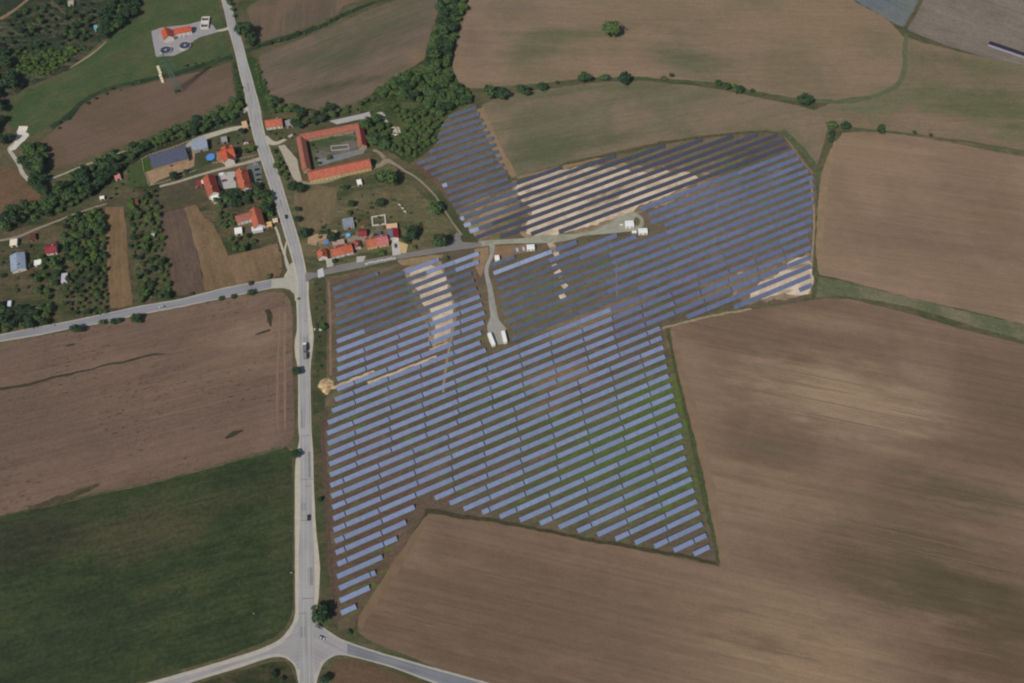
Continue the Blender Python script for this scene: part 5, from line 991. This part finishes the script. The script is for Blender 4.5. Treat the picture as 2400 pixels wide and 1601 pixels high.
# village row
gable('small_house', 'small orange roofed house with white gable, nearest the road in the village row', (752, 582), (755, 600), 7.0, 3.4, 2.6, white, bright_o, orange, chim=1)
gable('long_house', 'long two-toned orange house with white front in the village row', (773, 586), (824, 573), 9.0, 3.8, 3.2, white, orange, chim=2, split=(.56, tiles('deep_orange_tiles', (188, 98, 70), (168, 88, 62)), 'paler orange left half of the roof', 'deeper orange right half of the roof'))
shed('rear_extension', 'grey pink flat extension behind the long two-toned house', [(778, 566), (806, 560), (808, 570), (780, 576)], 3.2, plain('pinkish_felt', (170, 142, 134), .85, .1, .12, .5), greyw, 'extension')
gable('double_house', 'house half orange and half pink roofed with yellow wall', (856, 563), (908, 553), 9.4, 3.8, 3.2, cream, orange, chim=2, split=(.5, pink, 'orange left half of the roof', 'faded pink right half of the roof'))
gable('wine_shed', 'wine red roofed outbuilding behind the turquoise pool', (839, 543), (859, 541), 6.6, 2.8, 1.8, greyw, wine, chim=0, cat='outbuilding')
gable('red_annexe', 'narrow brick red annexe between the two long village houses', (833, 562), (838, 578), 5.0, 3.0, 1.6, white, tiles('brick_red_tiles', (160, 82, 76), (140, 72, 66)), chim=1, cat='annexe')
gable('half_red_shed', 'shed with one grey and one bright red roof slope by the grey drive', (919, 534), (922, 556), 8.2, 3.2, 1.8, white, tiles('bright_red_sheet', (158, 44, 48), (140, 40, 44)), tiles('blue_grey_sheet', (104, 110, 128), (96, 100, 118)), chim=0, cat='shed')
shed('beige_shed', 'beige flat roofed shed above the red and grey shed', [(904, 526), (930, 523), (932, 533), (906, 536)], 2.8, beige_r, stone)
shed('grey_blue_shed', 'grey blue roofed garden shed standing furthest up behind the village row', [(800, 514), (828, 509), (830, 531), (806, 535)], 2.8, tiles('dull_blue_sheet', (146, 150, 164), (118, 132, 146)), greyw)
shed('slate_hut', 'small slate roofed hut behind the half pink house', [(876, 545), (892, 542), (894, 552), (878, 555)], 2.6, slate_r, greyw)
shed('garden_hut', 'white garden hut alone on the lane below the manor', [(836, 422), (847, 420), (848, 431), (837, 434)], 2.6, whiter, white)
wood_m = plain('split_wood', (150, 116, 84), .9, .1, .2, 2)
for lb, px, py in (('woodpile beside the small orange house', 738, 590), ('woodpile behind the wine red outbuilding', 850, 534), ('woodpile by the grey blue garden shed', 836, 520), ('woodpile on the yard edge above the blue pool', 750, 556), ('woodpile beside the villa drive', 556, 366), ('woodpile at the dark red house lean-to', 462, 440)):
    x, y = g(px, py); t = empty('woodpile', (x, y, .3), R(px * 7 % 90)); lg = MB()
    for i in range(4):
        for j in range(3 - i // 2): MB().bar((-1.6, j * .55 - .5 + .2 * (i % 2), .22 + i * .36), (1.6, j * .55 - .5 + .2 * (i % 2), .22 + i * .36), .22, 0, 6).obj('log', wood_m, t)
    tag(t, lb, 'woodpile')
for i, (px, py, l, w_, rgb, lb) in enumerate(((790, 520, 9, 3, (76, 92, 48), 'green vegetable bed left of the grey blue shed'), (856, 520, 7, 3, (110, 88, 66), 'bare dug bed between shed and foundation'), (480, 480, 8, 3, (92, 104, 56), 'bright green bed below the white terrace annexe'), (66, 640, 9, 4, (86, 82, 54), 'garden bed right of the pale blue cottage'), (120, 620, 7, 3, (100, 84, 62), 'dug bed below the red cottage'), (540, 548, 6, 3, (84, 96, 54), 'small garden bed beside the white garage'))):
    x, y = g(px, py); t = empty('garden_bed', (x, y, .05), R(15 + 4 * i)); MB().box(-l / 2, -w_ / 2, 0, l / 2, w_ / 2, .3).obj('soil', plain('bed_soil', (96, 78, 60), .95, .1, .2, 1), t); m = MB(); r = random.Random(i)
    for k in range(int(l * 6)):
        xx, yy, q = r.uniform(-l / 2, l / 2), round(r.uniform(-w_ / 2 + .3, w_ / 2 - .3) / .7) * .7, r.uniform(.15, .35); m.add([(xx - q, yy, .3), (xx, yy - q, .3), (xx + q, yy, .3), (xx, yy + q, .3), (xx, yy, .3 + q * 1.5)], [(0, 1, 4), (1, 2, 4), (2, 3, 4), (3, 0, 4)])
    tag(m.obj('vegetables', plain('bed_plants', rgb, .9, .1, .2, 1), t), kind='stuff'); tag(t, lb, 'garden bed')
# low white wall of precast pieces along the street
b = MB(); P0, P1 = g(856, 620), g(929, 606); L = math.hypot(P1[0] - P0[0], P1[1] - P0[1]); wl_ = empty('precast_wall', (P0[0], P0[1], .35), math.atan2(P1[1] - P0[1], P1[0] - P0[0]))
sg = MB().box(0, -.55, 0, 2.3, .55, 1.1).me('concrete_block', concm)
for i in range(int(L / 2.5)): link('concrete_block', sg, wl_, (i * 2.5, (.25 if i % 3 else -.3), 0), R((i * 37 % 7) - 3))
tag(wl_, 'line of white precast blocks along the lower edge of the village street', 'wall')
# far left plots
gable('cottage', 'pale blue roofed cottage with white end at the left edge', (38, 592), (41, 630), 10.5, 3.4, 1.6, white, blueg, blueg, chim=1)
gable('cottage', 'red roofed cottage with pale eaves in the left garden plots', (104, 580), (131, 576), 8.6, 3.0, 2.4, white, wine, wine, chim=1)
shed('garden_hut', 'white roofed hut between the pale blue and red cottages', [(79, 611), (96, 608), (98, 619), (81, 622)], 2.6, whiter, white)
shed('garden_hut', 'cream white roofed hut above the pale blue cottage', [(22, 562), (39, 560), (41, 573), (24, 576)], 2.8, plain('cream_sheet', (222, 214, 198), .7, .2, .06, .6), white)
shed('garden_hut', 'brown roofed hut beside the lane in the left plots', [(69, 549), (82, 546), (83, 560), (71, 563)], 2.6, plain('brown_felt', (92, 58, 50), .85, .1, .12, .5), stone)
shed('garden_hut', 'light grey hut at the head of the open orchard', [(143, 642), (157, 640), (158, 660), (144, 662)], 2.6, plain('light_grey_sheet', (178, 176, 188), .7, .2, .08, .5), white)
shed('garden_hut', 'tiny white hut above the west road thicket at the far left', [(17, 706), (26, 705), (26, 717), (18, 718)], 2.4, plain('bluish_white_sheet', (198, 206, 220), .7, .2, .06, .5), white)
shed('garden_hut', 'small white hut in the strip between the bare plots', [(350, 544), (361, 542), (362, 553), (351, 555)], 2.4, plain('white_felt', (204, 202, 210), .7, .2, .08, .5), white)
shed('garden_hut', 'red and white hut on the lawn edge left of the sandy yard', [(267, 408), (281, 404), (282, 417), (269, 421)], 2.6, plain('salmon_sheet', (198, 124, 120), .7, .2, .12, .5), white)
shed('garden_hut', 'dull red hut above the narrow tan plot', [(308, 468), (322, 466), (324, 476), (310, 479)], 2.6, plain('dull_red_felt', (120, 66, 64), .8, .1, .12, .5), stone)
shed('garden_hut', 'small white hut beside the garden lane under the brook belt', [(233, 461), (244, 459), (244, 465), (234, 467)], 2.2, whiter, white)
shed('garden_hut', 'teal and white hut at the upper left under dark trees', [(219, 60), (233, 57), (234, 68), (222, 71)], 2.6, plain('teal_sheet', (112, 164, 184), .7, .2, .1, .5), white)
shed('garden_hut', 'cream hut by the path at the very top left', [(158, 2), (172, 1), (173, 9), (160, 11)], 2.4, plain('cream_felt', (168, 156, 140), .7, .2, .1, .5), white)
# concrete ford pad
pdm = MB(); P = [g(*q) for q in ((42, 295), (64, 293), (67, 314), (40, 318))]; cx, cy = sum(p[0] for p in P) / 4, sum(p[1] for p in P) / 4
pd_ = empty('concrete_pad', (cx, cy, 0)); b = MB(); b.box(-4, -3.6, 0, 4, 3.6, .6).obj('slab', plain('white_concrete', (214, 208, 198), .85, .15, .08, .6), pd_)
for s in (-1, 1): MB().box(-4, s * 3.3 - .2, .6, 4, s * 3.3 + .2, 1.5).obj('parapet', concm, pd_)
tag(pd_, 'white concrete pad with low parapets where the left lane ends', 'concrete pad')

# ------------------------------------------------------------------ inverter stations in the park
vent = plain('vent_grey', (120, 122, 126), .6, .3, .05, 1); wht = plain('station_white', (238, 236, 230), .6, .3, .03, .6)
def station(label, quad, h, name='inverter_station', grp=None):
    P = [g(q[0], q[1], h) for q in quad]; cx, cy = sum(p[0] for p in P) / 4, sum(p[1] for p in P) / 4
    ux, uy = P[1][0] - P[0][0] + P[2][0] - P[3][0], P[1][1] - P[0][1] + P[2][1] - P[3][1]; an = math.atan2(uy, ux); L = math.hypot(ux, uy) / 2
    wd = (math.hypot(P[3][0] - P[0][0], P[3][1] - P[0][1]) + math.hypot(P[2][0] - P[1][0], P[2][1] - P[1][1])) / 2
    t = empty(name, (cx, cy, .3), an); hl, hw = L / 2 - .1, wd / 2 - .1
    MB().box(-hl, -hw, 0, hl, hw, h - .15).obj('wall', wht, t); MB().xprism([(-hw - .1, h - .15), (hw + .1, h - .15), (hw + .1, h), (0, h + .12), (-hw - .1, h)], -L / 2, L / 2).obj('roof', wht, t)
    long_ = L > wd
    for i in (-1, 1):
        if long_: MB().box(i * hl * .5 - .5, -hw - .05, .1, i * hl * .5 + .5, -hw + .02, 2.1).obj('door', vent, t)
        else: MB().box(hl - .02, i * hw * .5 - .5, .1, hl + .05, i * hw * .5 + .5, 2.1).obj('door', vent, t)
    for i in (-1, 0, 1): MB().box(-.3 + i * hl * .3, hw - .02, 1.4, .3 + i * hl * .3, hw + .05, 2.0).obj('vent', vent, t)
    return tag(t, label, 'transformer station', grp)
station('left white container station at the foot of the gravel spur', [(1146, 781), (1154, 779), (1158, 808), (1149, 811)], 3.0)
station('right white container station at the foot of the gravel spur', [(1177, 776), (1185, 775), (1187, 801), (1178, 803)], 3.0)
station('white station below the gravel track, left of the first long rows', [(1234, 574), (1253, 573), (1253, 584), (1235, 585)], 3.0)
station('small square white station beside the top of the gravel spur', [(1159, 599), (1170, 598), (1171, 609), (1160, 610)], 2.8)
station('white station in the middle of the gravel turning loop', [(1465, 518), (1485, 517), (1486, 530), (1466, 531)], 3.0)
station('white station at the outer edge of the gravel turning loop', [(1496, 536), (1517, 535), (1518, 546), (1497, 547)], 3.0)
def cabinet(label, px, py, l, w_, h, mat, rz=0.0, name='electric_cabinet'):
    x, y = g(px, py); t = empty(name, (x, y, .3), rz); MB().box(-l / 2, -w_ / 2, .1, l / 2, w_ / 2, h).obj('body', mat, t); MB().box(-l / 2 - .08, -w_ / 2 - .08, h, l / 2 + .08, w_ / 2 + .08, h + .1).obj('lid', wht, t)
    for s in (-1, 1): MB().box(s * l * .22 - l * .18, -w_ / 2 - .04, .25, s * l * .22 + l * .18, -w_ / 2 + .01, h - .15).obj('door', vent, t)
    return tag(t, label, 'cabinet')
cabinet('low white cabinet left of the station in the turning loop', 1456, 530, 2.4, 1.0, 1.4, wht); cabinet('pinkish white cabinet between turning loop and outer station', 1486, 547, 3.6, 2.4, 1.6, plain('pinkish_white', (206, 196, 200), .7, .2, .05, 1))
# stacked pallets next to the station
pal = empty('pallet_stack', (*g(1216, 587), .3), R(12))
for i in range(4): MB().box(i * 2.6 - 5, -1.6, 0, i * 2.6 - 2.8, 1.6, .9 + .3 * (i % 2)).obj('crate', plain('pale_crate', (178, 178, 184), .8, .1, .1, 1) if i % 2 else plain('grey_crate', (110, 116, 130), .8, .1, .1, 1), pal)
tag(pal, 'row of grey and white crates left of the station below the gravel track', 'crates')

# ------------------------------------------------------------------ water treatment works
tx, ty = g(408, 92); wk = empty('treatment_house', (tx, ty, 0))
gable('', None, (405, 68), (446, 60), 7.6, 4.2, 2.8, white, tiles('works_tiles', (194, 90, 66), (172, 80, 58)), parent=wk)
gable('', None, (386, 64), (393, 84), 9.0, 4.2, 3.0, white, tiles('works_tiles', (188, 88, 64), (168, 78, 56)), parent=wk)
for i, (px, py) in enumerate(((412, 92), (422, 90), (432, 88))):
    dx, dy = g(px, py); MB().box(-.3, -.3, 0, .3, .3, 3.4).obj('porch_column', white, wk, (dx - tx, dy - ty, .3))
tag(wk, 'orange roofed treatment works house with white columns at the top left', 'house')
dwm, _n, _b = newmat('clarifier_water', .12, .6); _b.inputs['Base Color'].default_value = A(58, 68, 92)
for lb, px, py in (('left round clarifier tank with dark blue water, nearer the pylon', 389, 118), ('right round clarifier tank with dark blue water, farther from the pylon', 434, 107)):
    x, y = g(px, py, 1.0); t = empty('clarifier_tank', (x, y, .3)); r = 5.6
    MB().ring(0, 0, r - .4, r, 0, 1.4, 28).obj('tank_wall', concm, t); MB().disc(0, 0, r - .41, .1, 1.0, 28).obj('water', dwm, t)
    MB().box(-r, -.4, 1.4, r, .4, 1.55).box(-r, -.45, 1.55, r, -.38, 2.3).obj('bridge', STEEL, t, (0, 0, 0), R(20)); MB().disc(0, 0, 1.0, .1, 1.8, 14).obj('inlet_column', concm, t); tag(t, lb, 'clarifier')
x, y = g(482, 56); t = empty('settling_basin', (x, y, .3), R(5))
MB().box(-3.8, -8, 0, 3.8, -7.3, 2.0).box(-3.8, 7.3, 0, 3.8, 8, 2.0).box(-3.8, -7.3, 0, -3.2, 7.3, 2.0).box(3.2, -7.3, 0, 3.8, 7.3, 2.0).box(-3.2, -2.2, 0, 3.2, 2.2, 2.0).box(-4.3, -6.5, 0, -3.8, -2.5, .9).obj('basin_wall', plain('white_concrete', (206, 200, 190), .85, .15, .08, .6), t)
for s in (-1, 1): MB().box(-3.2, 2.2 if s > 0 else -7.3, .1, 3.2, 7.3 if s > 0 else -2.2, .5).obj('water', dwm, t)
tag(t, 'white concrete basin with two dark openings right of the treatment house', 'basin')
x, y = g(376, 176); t = empty('outfall_channel', (x, y, .2), heading((370, 152), (382, 196)))
for i in range(6): MB().box(-12 + i * 4.1, -1.3 + .3 * (i % 3), 0, -9.2 + i * 4.1 + .5 * (i % 2), 1.1 + .3 * (i % 3), .9 + .3 * (i % 2)).obj('channel_block', plain('cream_concrete', (216, 206, 178), .85, .15, .1, .6), t)
tag(t, 'line of cream concrete channel blocks running down beside the pylon', 'channel')

# ------------------------------------------------------------------ lattice pylon
x, y = g(417, 214); pyl = empty('power_pylon', (x, y, 0), R(18)); pm = plain('pylon_steel', (92, 116, 112), .6, .3, .08, 1)
b = MB(); H_ = 44.0
def half(z): return 3.4 * (1 - z / 30.0) + 1.0 * (z / 30.0) if z < 30 else 1.0 - .6 * (z - 30) / 14
zs = [0, 5.5, 10.5, 15, 19, 22.6, 25.8, 28.6, 31.2, 34, 36.6, 39, 41.4, 44]
for z0, z1 in zip(zs, zs[1:]):
    a, c = half(z0), half(z1)
    for i, (sx, sy) in enumerate(((1, 1), (-1, 1), (-1, -1), (1, -1))):
        nx, ny = ((-1, 1), (-1, -1), (1, -1), (1, 1))[i]
        b.bar((sx * a, sy * a, z0), (sx * c, sy * c, z1), .16); b.bar((sx * a, sy * a, z0), (nx * c, ny * c, z1), .09); b.bar((nx * a, ny * a, z0), (sx * c, sy * c, z1), .09); b.bar((sx * c, sy * c, z1), (nx * c, ny * c, z1), .08)
b.obj('lattice_mast', pm, pyl)
ins = MB().disc(0, 0, .16, -2.2, 0, 6).me('insulator', plain('insulator_glass', (110, 132, 128), .3, .5, .05, 1))
for z, l in ((30, 6.2), (35.5, 5.0), (41, 3.8)):
    m = MB(); h = half(z)
    for s in (-1, 1):
        for yy in (-h, h): m.bar((s * h, yy, z), (s * l, 0, z + .2), .1); m.bar((s * h, yy, z + 1.6), (s * l, 0, z + .2), .08)
        for k in (.35, .65): m.bar((s * (h + (l - h) * k), -h * (1 - k), z + .2 * k), (s * (h + (l - h) * k), h * (1 - k), z + .2 * k), .06)
    ar = m.obj('cross_arm', pm, pyl)
    for s in (-1, 1): link('insulator', ins, ar, (s * l, 0, z + .1))
for sx in (-1, 1):
    for sy in (-1, 1): MB().box(-.45, -.45, 0, .45, .45, .4).obj('footing', plain('old_concrete', (120, 114, 104), .9, .1, .1, 1), pyl, (sx * 3.4, sy * 3.4, 0))
tag(pyl, 'tall grey green lattice power pylon standing in the brown field', 'pylon')
pb = [bush(x + dx, y + dy, 1.9, 'dark', lb) for dx, dy, lb in ((-1.2, -1.0, 'left dark bush growing under the pylon feet'), (1.3, -.2, 'right dark bush growing under the pylon feet'))]

# ------------------------------------------------------------------ long wrapped straw stack at the right edge
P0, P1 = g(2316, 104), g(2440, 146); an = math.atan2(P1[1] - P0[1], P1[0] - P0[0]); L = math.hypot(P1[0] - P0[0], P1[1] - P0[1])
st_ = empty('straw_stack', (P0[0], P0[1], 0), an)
MB().xprism([(-2.2, 0), (2.0, 0), (2.0, 2.6), (.6, 3.4), (-1.8, 2.5), (-2.2, 2.0)], 0, L).obj('straw', plain('shadow_dark_cover', (44, 40, 52), .8, .1, .15, .5), st_)  # near-black body: the stack's shadow band is painted into its colour
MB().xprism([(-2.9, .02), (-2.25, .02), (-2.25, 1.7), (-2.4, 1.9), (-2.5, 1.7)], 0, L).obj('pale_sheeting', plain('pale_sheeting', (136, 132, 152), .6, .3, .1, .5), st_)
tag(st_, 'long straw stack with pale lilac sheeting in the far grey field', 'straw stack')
# sand heaps at the cable trench
sm_ = soil('heap_sand', A(204, 182, 142), A(184, 160, 122), .3, grain=.15)
def mound(label, px, py, rx, ry, h, an, seed):
    x, y = g(px, py); b = MB(); n = 18; rings = 6; r = random.Random(seed)
    vs = [(0, 0, h)]
    for i in range(1, rings + 1):
        for k in range(n):
            a = 2 * math.pi * k / n; f = i / rings; j = 1 + r.uniform(-.14, .14); vs.append((rx * f * math.cos(a) * j, ry * f * math.sin(a) * j, max(0, h * (1 - f ** 1.5) + r.uniform(-.15, .15) * (i < rings))))
    fs = [(0, 1 + k, 1 + (k + 1) % n) for k in range(n)]
    for i in range(rings - 1): fs += [(1 + i * n + k, 1 + (i + 1) * n + k, 1 + (i + 1) * n + (k + 1) % n, 1 + i * n + (k + 1) % n) for k in range(n)]
    return tag(b.add(vs, fs).obj('sand_heap', sm_, None, (x, y, .25), an), label, 'sand heap')
sheet('sand_patch', smooth_px([(747, 894), (760, 888), (776, 891), (784, 897), (782, 907), (776, 912), (768, 924), (756, 920), (748, 908)], True, 2), soil('bright_sand', A(196, 172, 134), A(172, 148, 112), .1, grain=.2, extra=(A(130, 110, 84), .15, .5, .65, .8)), Z3, .7)
mound('left sandy heap beside the road at the trench end', 755, 902, 3.6, 2.2, 1.5, R(40), 1); mound('right sandy heap beside the road at the trench end', 766, 912, 3.8, 2.0, 1.5, R(45), 2)

# ------------------------------------------------------------------ vehicles
tyre = plain('tyre_rubber', (32, 32, 34), .8, .2, .05, 1); rim = plain('rim_metal', (150, 150, 152), .4, .5, .05, 1)
tl = plain('tail_light', (150, 30, 28), .4, .5, .05, 1); hl_ = plain('head_light', (220, 220, 214), .3, .5, .05, 1)
def wheel(par, x, y, r=.33, wd=.22):
    b = MB().disc(0, 0, r, -wd / 2, wd / 2, 14); o = b.obj('wheel', tyre, par, (x, y, r)); o.rotation_euler = (math.pi / 2, 0, 0)
    k = MB().disc(0, 0, r * .6, -wd / 2 - .01, wd / 2 + .01, 10).obj('rim', rim, o); return o
def paint(name, rgb):
    m, n_, b = newmat(name, .32, .5); b.inputs['Base Color'].default_value = A(*rgb); b.inputs['Coat Weight'].default_value = .4; return m
def car(label, p, q, pm_, van=False, z=.4, name='car', grp=None, cat='car', mid=False):
    """p: middle in the photo, q: a point the nose aims at"""
    x, y = g(*p); an = heading(p, q); t = empty(name, (x, y, z), an); l, w_, h = (5.0, 1.95, 2.1) if van else (4.3, 1.76, 1.46)
    if van:
        body = [(-l / 2, .3), (l / 2 - .05, .3), (l / 2, .9), (l / 2 - .75, 1.15), (l / 2 - 1.35, h), (-l / 2 + .05, h)]
        MB().prism(body, -w_ / 2, w_ / 2).obj('body', pm_, t)
        MB().prism([(l / 2 - .72, 1.2), (l / 2 - .70, 1.24), (l / 2 - 1.28, 2.02), (l / 2 - 1.31, 2.0)], -w_ / 2 + .15, w_ / 2 - .15).obj('windscreen', glass, t)
        for s in (-1, 1): MB().box(l / 2 - 2.1, s * w_ / 2 - .01, 1.2, l / 2 - 1.4, s * w_ / 2 + .01, 1.8).obj('side_window', glass, t)
    else:
        body = [(-2.12, .28), (2.1, .28), (2.15, .55), (2.0, .74), (.95, .88), (-1.65, .92), (-2.1, .84)]
        MB().prism(body, -w_ / 2, w_ / 2).obj('body', pm_, t)
        cab = MB(); lo = [(1.0, .87), (-1.75, .91)]; up = [(.28, 1.40), (-1.15, 1.40)]; y0, y1 = w_ / 2 - .06, w_ / 2 - .26
        vs = [(lo[0][0], -y0, .87), (lo[0][0], y0, .87), (lo[1][0], y0, .91), (lo[1][0], -y0, .91), (up[0][0], -y1, 1.4), (up[0][0], y1, 1.4), (up[1][0], y1, 1.4), (up[1][0], -y1, 1.4)]
        cab.add(vs, [(4, 7, 6, 5), (0, 4, 5, 1), (1, 5, 6, 2), (2, 6, 7, 3), (3, 7, 4, 0)]).obj('windows', glass, t)
        MB().box(-1.2, -y1 - .02, 1.4, .32, y1 + .02, 1.46).obj('roof', pm_, t)
    for s in (-1, 1):
        for xx in (-l * .31, l * .31): wheel(t, xx, s * (w_ / 2 - .1))
        MB().box(l / 2 - .12, s * w_ * .34 - .18, .55, l / 2 - .02, s * w_ * .34 + .18, .72).obj('headlight', hl_, t); MB().box(-l / 2 + .02, s * w_ * .38 - .12, .6, -l / 2 + .1, s * w_ * .38 + .12, .85).obj('tail_light', tl, t)
    return tag(t, label, cat, grp)
black, silver, redp, whitep, navy, greyp = paint('black_paint', (36, 38, 46)), paint('silver_paint', (176, 178, 182)), paint('red_paint', (150, 34, 40)), paint('white_paint', (228, 228, 226)), paint('navy_paint', (40, 50, 78)), paint('grey_paint', (110, 114, 120))
car('black car driving down the main road above the village junction', (671, 510), (680, 545), black); car('black car alone on the long lower stretch of the main road', (724, 1215), (725, 1260), black)
car('silver car turning in the crossroads at the bottom', (754, 1497), (790, 1510), silver); car('silver car driving along the west road', (380, 721), (300, 740), silver)
car('small dark car waiting at the crossroads by the big tree', (748, 1470), (770, 1482), greyp)
car('red car parked in the grey court between the two houses', (526, 425), (545, 420), redp, z=.35); car('white van parked at the lane end of the grey court', (523, 411), (545, 406), whitep, True, .35, 'van', None, 'van')
car('dark red car parked against the orange guest house', (551, 421), (553, 432), paint('maroon_paint', (110, 30, 38)), z=.35)
for lb, px, py, pm_ in (('pale blue car at the top of the guest house car park', 600, 388, paint('pale_blue_paint', (150, 172, 190))), ('black car second from the top in the guest house car park', 603, 399, black), ('navy car in the middle of the guest house car park', 605, 411, navy), ('dark car below the navy one in the guest house car park', 607, 423, black), ('navy car lowest in the guest house car park', 609, 434, navy)):
    car(lb, (px, py), (px + 30, py - 6), pm_, z=.35, grp='cars in the guest house car park')
car('dark car parked between the two long village houses', (831, 590), (834, 600), black, z=.35); car('blue car parked on the grey drive by the half pink house', (927, 578), (929, 590), paint('blue_paint', (60, 84, 130)), z=.42)
car('white car at the villa gate on the roadside yard', (577, 338), (590, 334), whitep, z=.35); car('red car on the roadside yard before the villa', (584, 333), (596, 330), redp, z=.35)
# lorry with trailer
x, y = g(716, 828); an = heading((716, 828), (714, 760)); t = empty('lorry', (x, y, .42), an); gb = plain('lorry_tarpaulin', (112, 114, 120), .7, .2, .1, .8)
MB().prism([(5.6, .5), (7.6, .5), (7.65, 1.6), (7.3, 2.9), (5.6, 3.0)], -1.2, 1.2).obj('cab', whitep, t); MB().prism([(7.66, 1.7), (7.68, 1.7), (7.36, 2.75), (7.33, 2.75)], -1.05, 1.05).obj('windscreen', glass, t)
MB().box(.6, -1.25, 1.0, 5.3, 1.25, 3.3).obj('cargo_box', gb, t); MB().box(-6.2, -1.25, 1.0, -1.4, 1.25, 3.1).obj('trailer_box', plain('trailer_tarpaulin', (126, 124, 122), .7, .2, .12, .8), t); MB().box(-6.0, -.5, .6, 7.0, .5, .95).obj('chassis', tyre, t)
for xx in (6.4, 2.0, 1.0, -2.4, -5.2):
    for s in (-1, 1): wheel(t, xx, s * 1.05, .5, .3)
tag(t, 'grey lorry with white cab and trailer on the main road', 'lorry')
# bus shelter
x, y = g(751, 768); t = empty('bus_shelter', (x, y, .3), R(3)); dkr = plain('shelter_roof', (40, 40, 44), .6, .3, .1, 1)
MB().box(-1.9, -1.1, 2.3, 1.9, 1.3, 2.48).obj('roof', dkr, t); MB().box(-1.7, 1.0, 0, 1.7, 1.12, 2.3).obj('rear_wall', greyw, t); MB().box(-1.4, .55, .4, 1.4, .95, .48).obj('bench', doorm, t)
for s in (-1, 1): MB().box(s * 1.7 - .06, -.9, 0, s * 1.7 + .06, 1.0, 2.3).obj('side_wall', greyw, t)
tag(t, 'bus shelter with dark roof on the right verge of the main road', 'bus shelter')
sheet('concrete_apron', [(736, 770), (754, 771), (754, 776), (736, 775)], plain('pale_concrete', (200, 198, 196), .8, .2, .06, .5), Z4, .05, 2)
# roadside posts and signs
pw = plain('post_white', (226, 226, 222), .6, .3, .04, 1)
def post(label, px, py, h=1.1, panel=None):
    x, y = g(px, py); t = empty('marker_post' if panel is None else 'road_sign', (x, y, .2)); MB().box(-.08, -.08, 0, .08, .08, h).obj('post', pw, t)
    if panel: MB().box(-panel, -.12, h - panel * 1.4, panel, -.08, h + .1).obj('panel', pw, t)
    return tag(t, label, 'post' if panel is None else 'road sign')
post('white marker post left of the road beside the grass field, highest of three', 683, 1205); post('white marker post left of the road beside the grass field, middle of three', 684, 1246); post('white road sign at the left roadside by the grass field', 684, 1344, 1.9, .6)
post('pale post on the grass field near its road edge', 596, 1440, 2.6, .3)
for i, (px, py) in enumerate(((937, 484), (944, 492), (950, 500))):
    x, y = g(px, py); t = empty('timber_arbour', (x, y, 0), R(-35)); 
    for sx in (-1, 1): MB().box(sx * 1.0 - .08, -.08, 0, sx * 1.0 + .08, .08, 2.2).obj('post', pw, t)
    MB().box(-1.2, -.35, 2.2, 1.2, .35, 2.32).obj('top_board', pw, t)
    tag(t, ('upper', 'middle', 'lower')[i] + ' white timber arbour of the three in the village grass', 'arbour')

# post and rail fences round the barn yard and the lane
fp = plain('pale_timber', (196, 186, 168), .8, .2, .1, 1)
POST = MB().box(-.14, -.14, 0, .14, .14, 1.5).me('fence_post', fp)
def fence(label, pts):
    W = [g(*p) for p in pts]; t = empty('fence', (W[0][0], W[0][1], .25)); rl = MB()
    for (x0, y0), (x1, y1) in zip(W, W[1:]):
        d = math.hypot(x1 - x0, y1 - y0); n = max(1, round(d / 3.2))
        for i in range(n): link('fence_post', POST, t, (x0 + (x1 - x0) * i / n - W[0][0], y0 + (y1 - y0) * i / n - W[0][1], 0))
        for z in (.6, 1.15): rl.bar((x0 - W[0][0], y0 - W[0][1], z), (x1 - W[0][0], y1 - W[0][1], z), .06)
    rl.obj('rail', fp, t); return tag(t, label, 'fence')
fence('pale post and rail fence along the far side of the slate blue barn', [(334, 374), (352, 364), (400, 350), (446, 332), (468, 322)])
fence('pale fence at the left end of the barn yard', [(334, 376), (338, 400), (350, 436)]); fence('pale fence between sandy yard and lane', [(352, 437), (392, 426), (440, 408), (462, 400)])
fence('pale fence along the lane below the orange villa', [(500, 384), (540, 378), (600, 366)])

# ------------------------------------------------------------------ grow the trees: the 300 that show largest singly, the rest as one stand
TREES.sort(key=lambda t: -t[2] * pxm(px_of(t[0], t[1])[1]) * (3 if t[5] is None else 1) * (2 if t[6] != 'tree' else 1))
left = {'tree': 298, 'fruit_tree': 298, 'small_tree': 298}; rest = MB()
for T in TREES:
    if left[T[6]] > 0: left[T[6]] -= 1; grow(*T)
    else: grow(*T, join=rest)
if rest.v: tag(rest.obj('young_growth', LEAF['mid']), 'small young trees filling the gaps of the woods and belts', 'young trees', kind='stuff')

# ------------------------------------------------------------------ thin summer haze between the aircraft and the ground
hm = bpy.data.materials.new('haze_air'); hm.use_nodes = True; hn = hm.node_tree; hn.nodes.clear()
ho = hn.nodes.new('ShaderNodeOutputMaterial'); hv = hn.nodes.new('ShaderNodeVolumePrincipled')
hv.inputs['Color'].default_value = (0.80, 0.86, 0.95, 1); hv.inputs['Density'].default_value = 0.00003; hv.inputs['Anisotropy'].default_value = 0.0
hn.links.new(hv.outputs[0], ho.inputs['Volume'])
tag(MB().box(-9100, -9100, -1.0, 9100, 9100, HGT + 6).obj('haze', hm), 'thin pale summer haze over the fields', 'haze', kind='stuff')
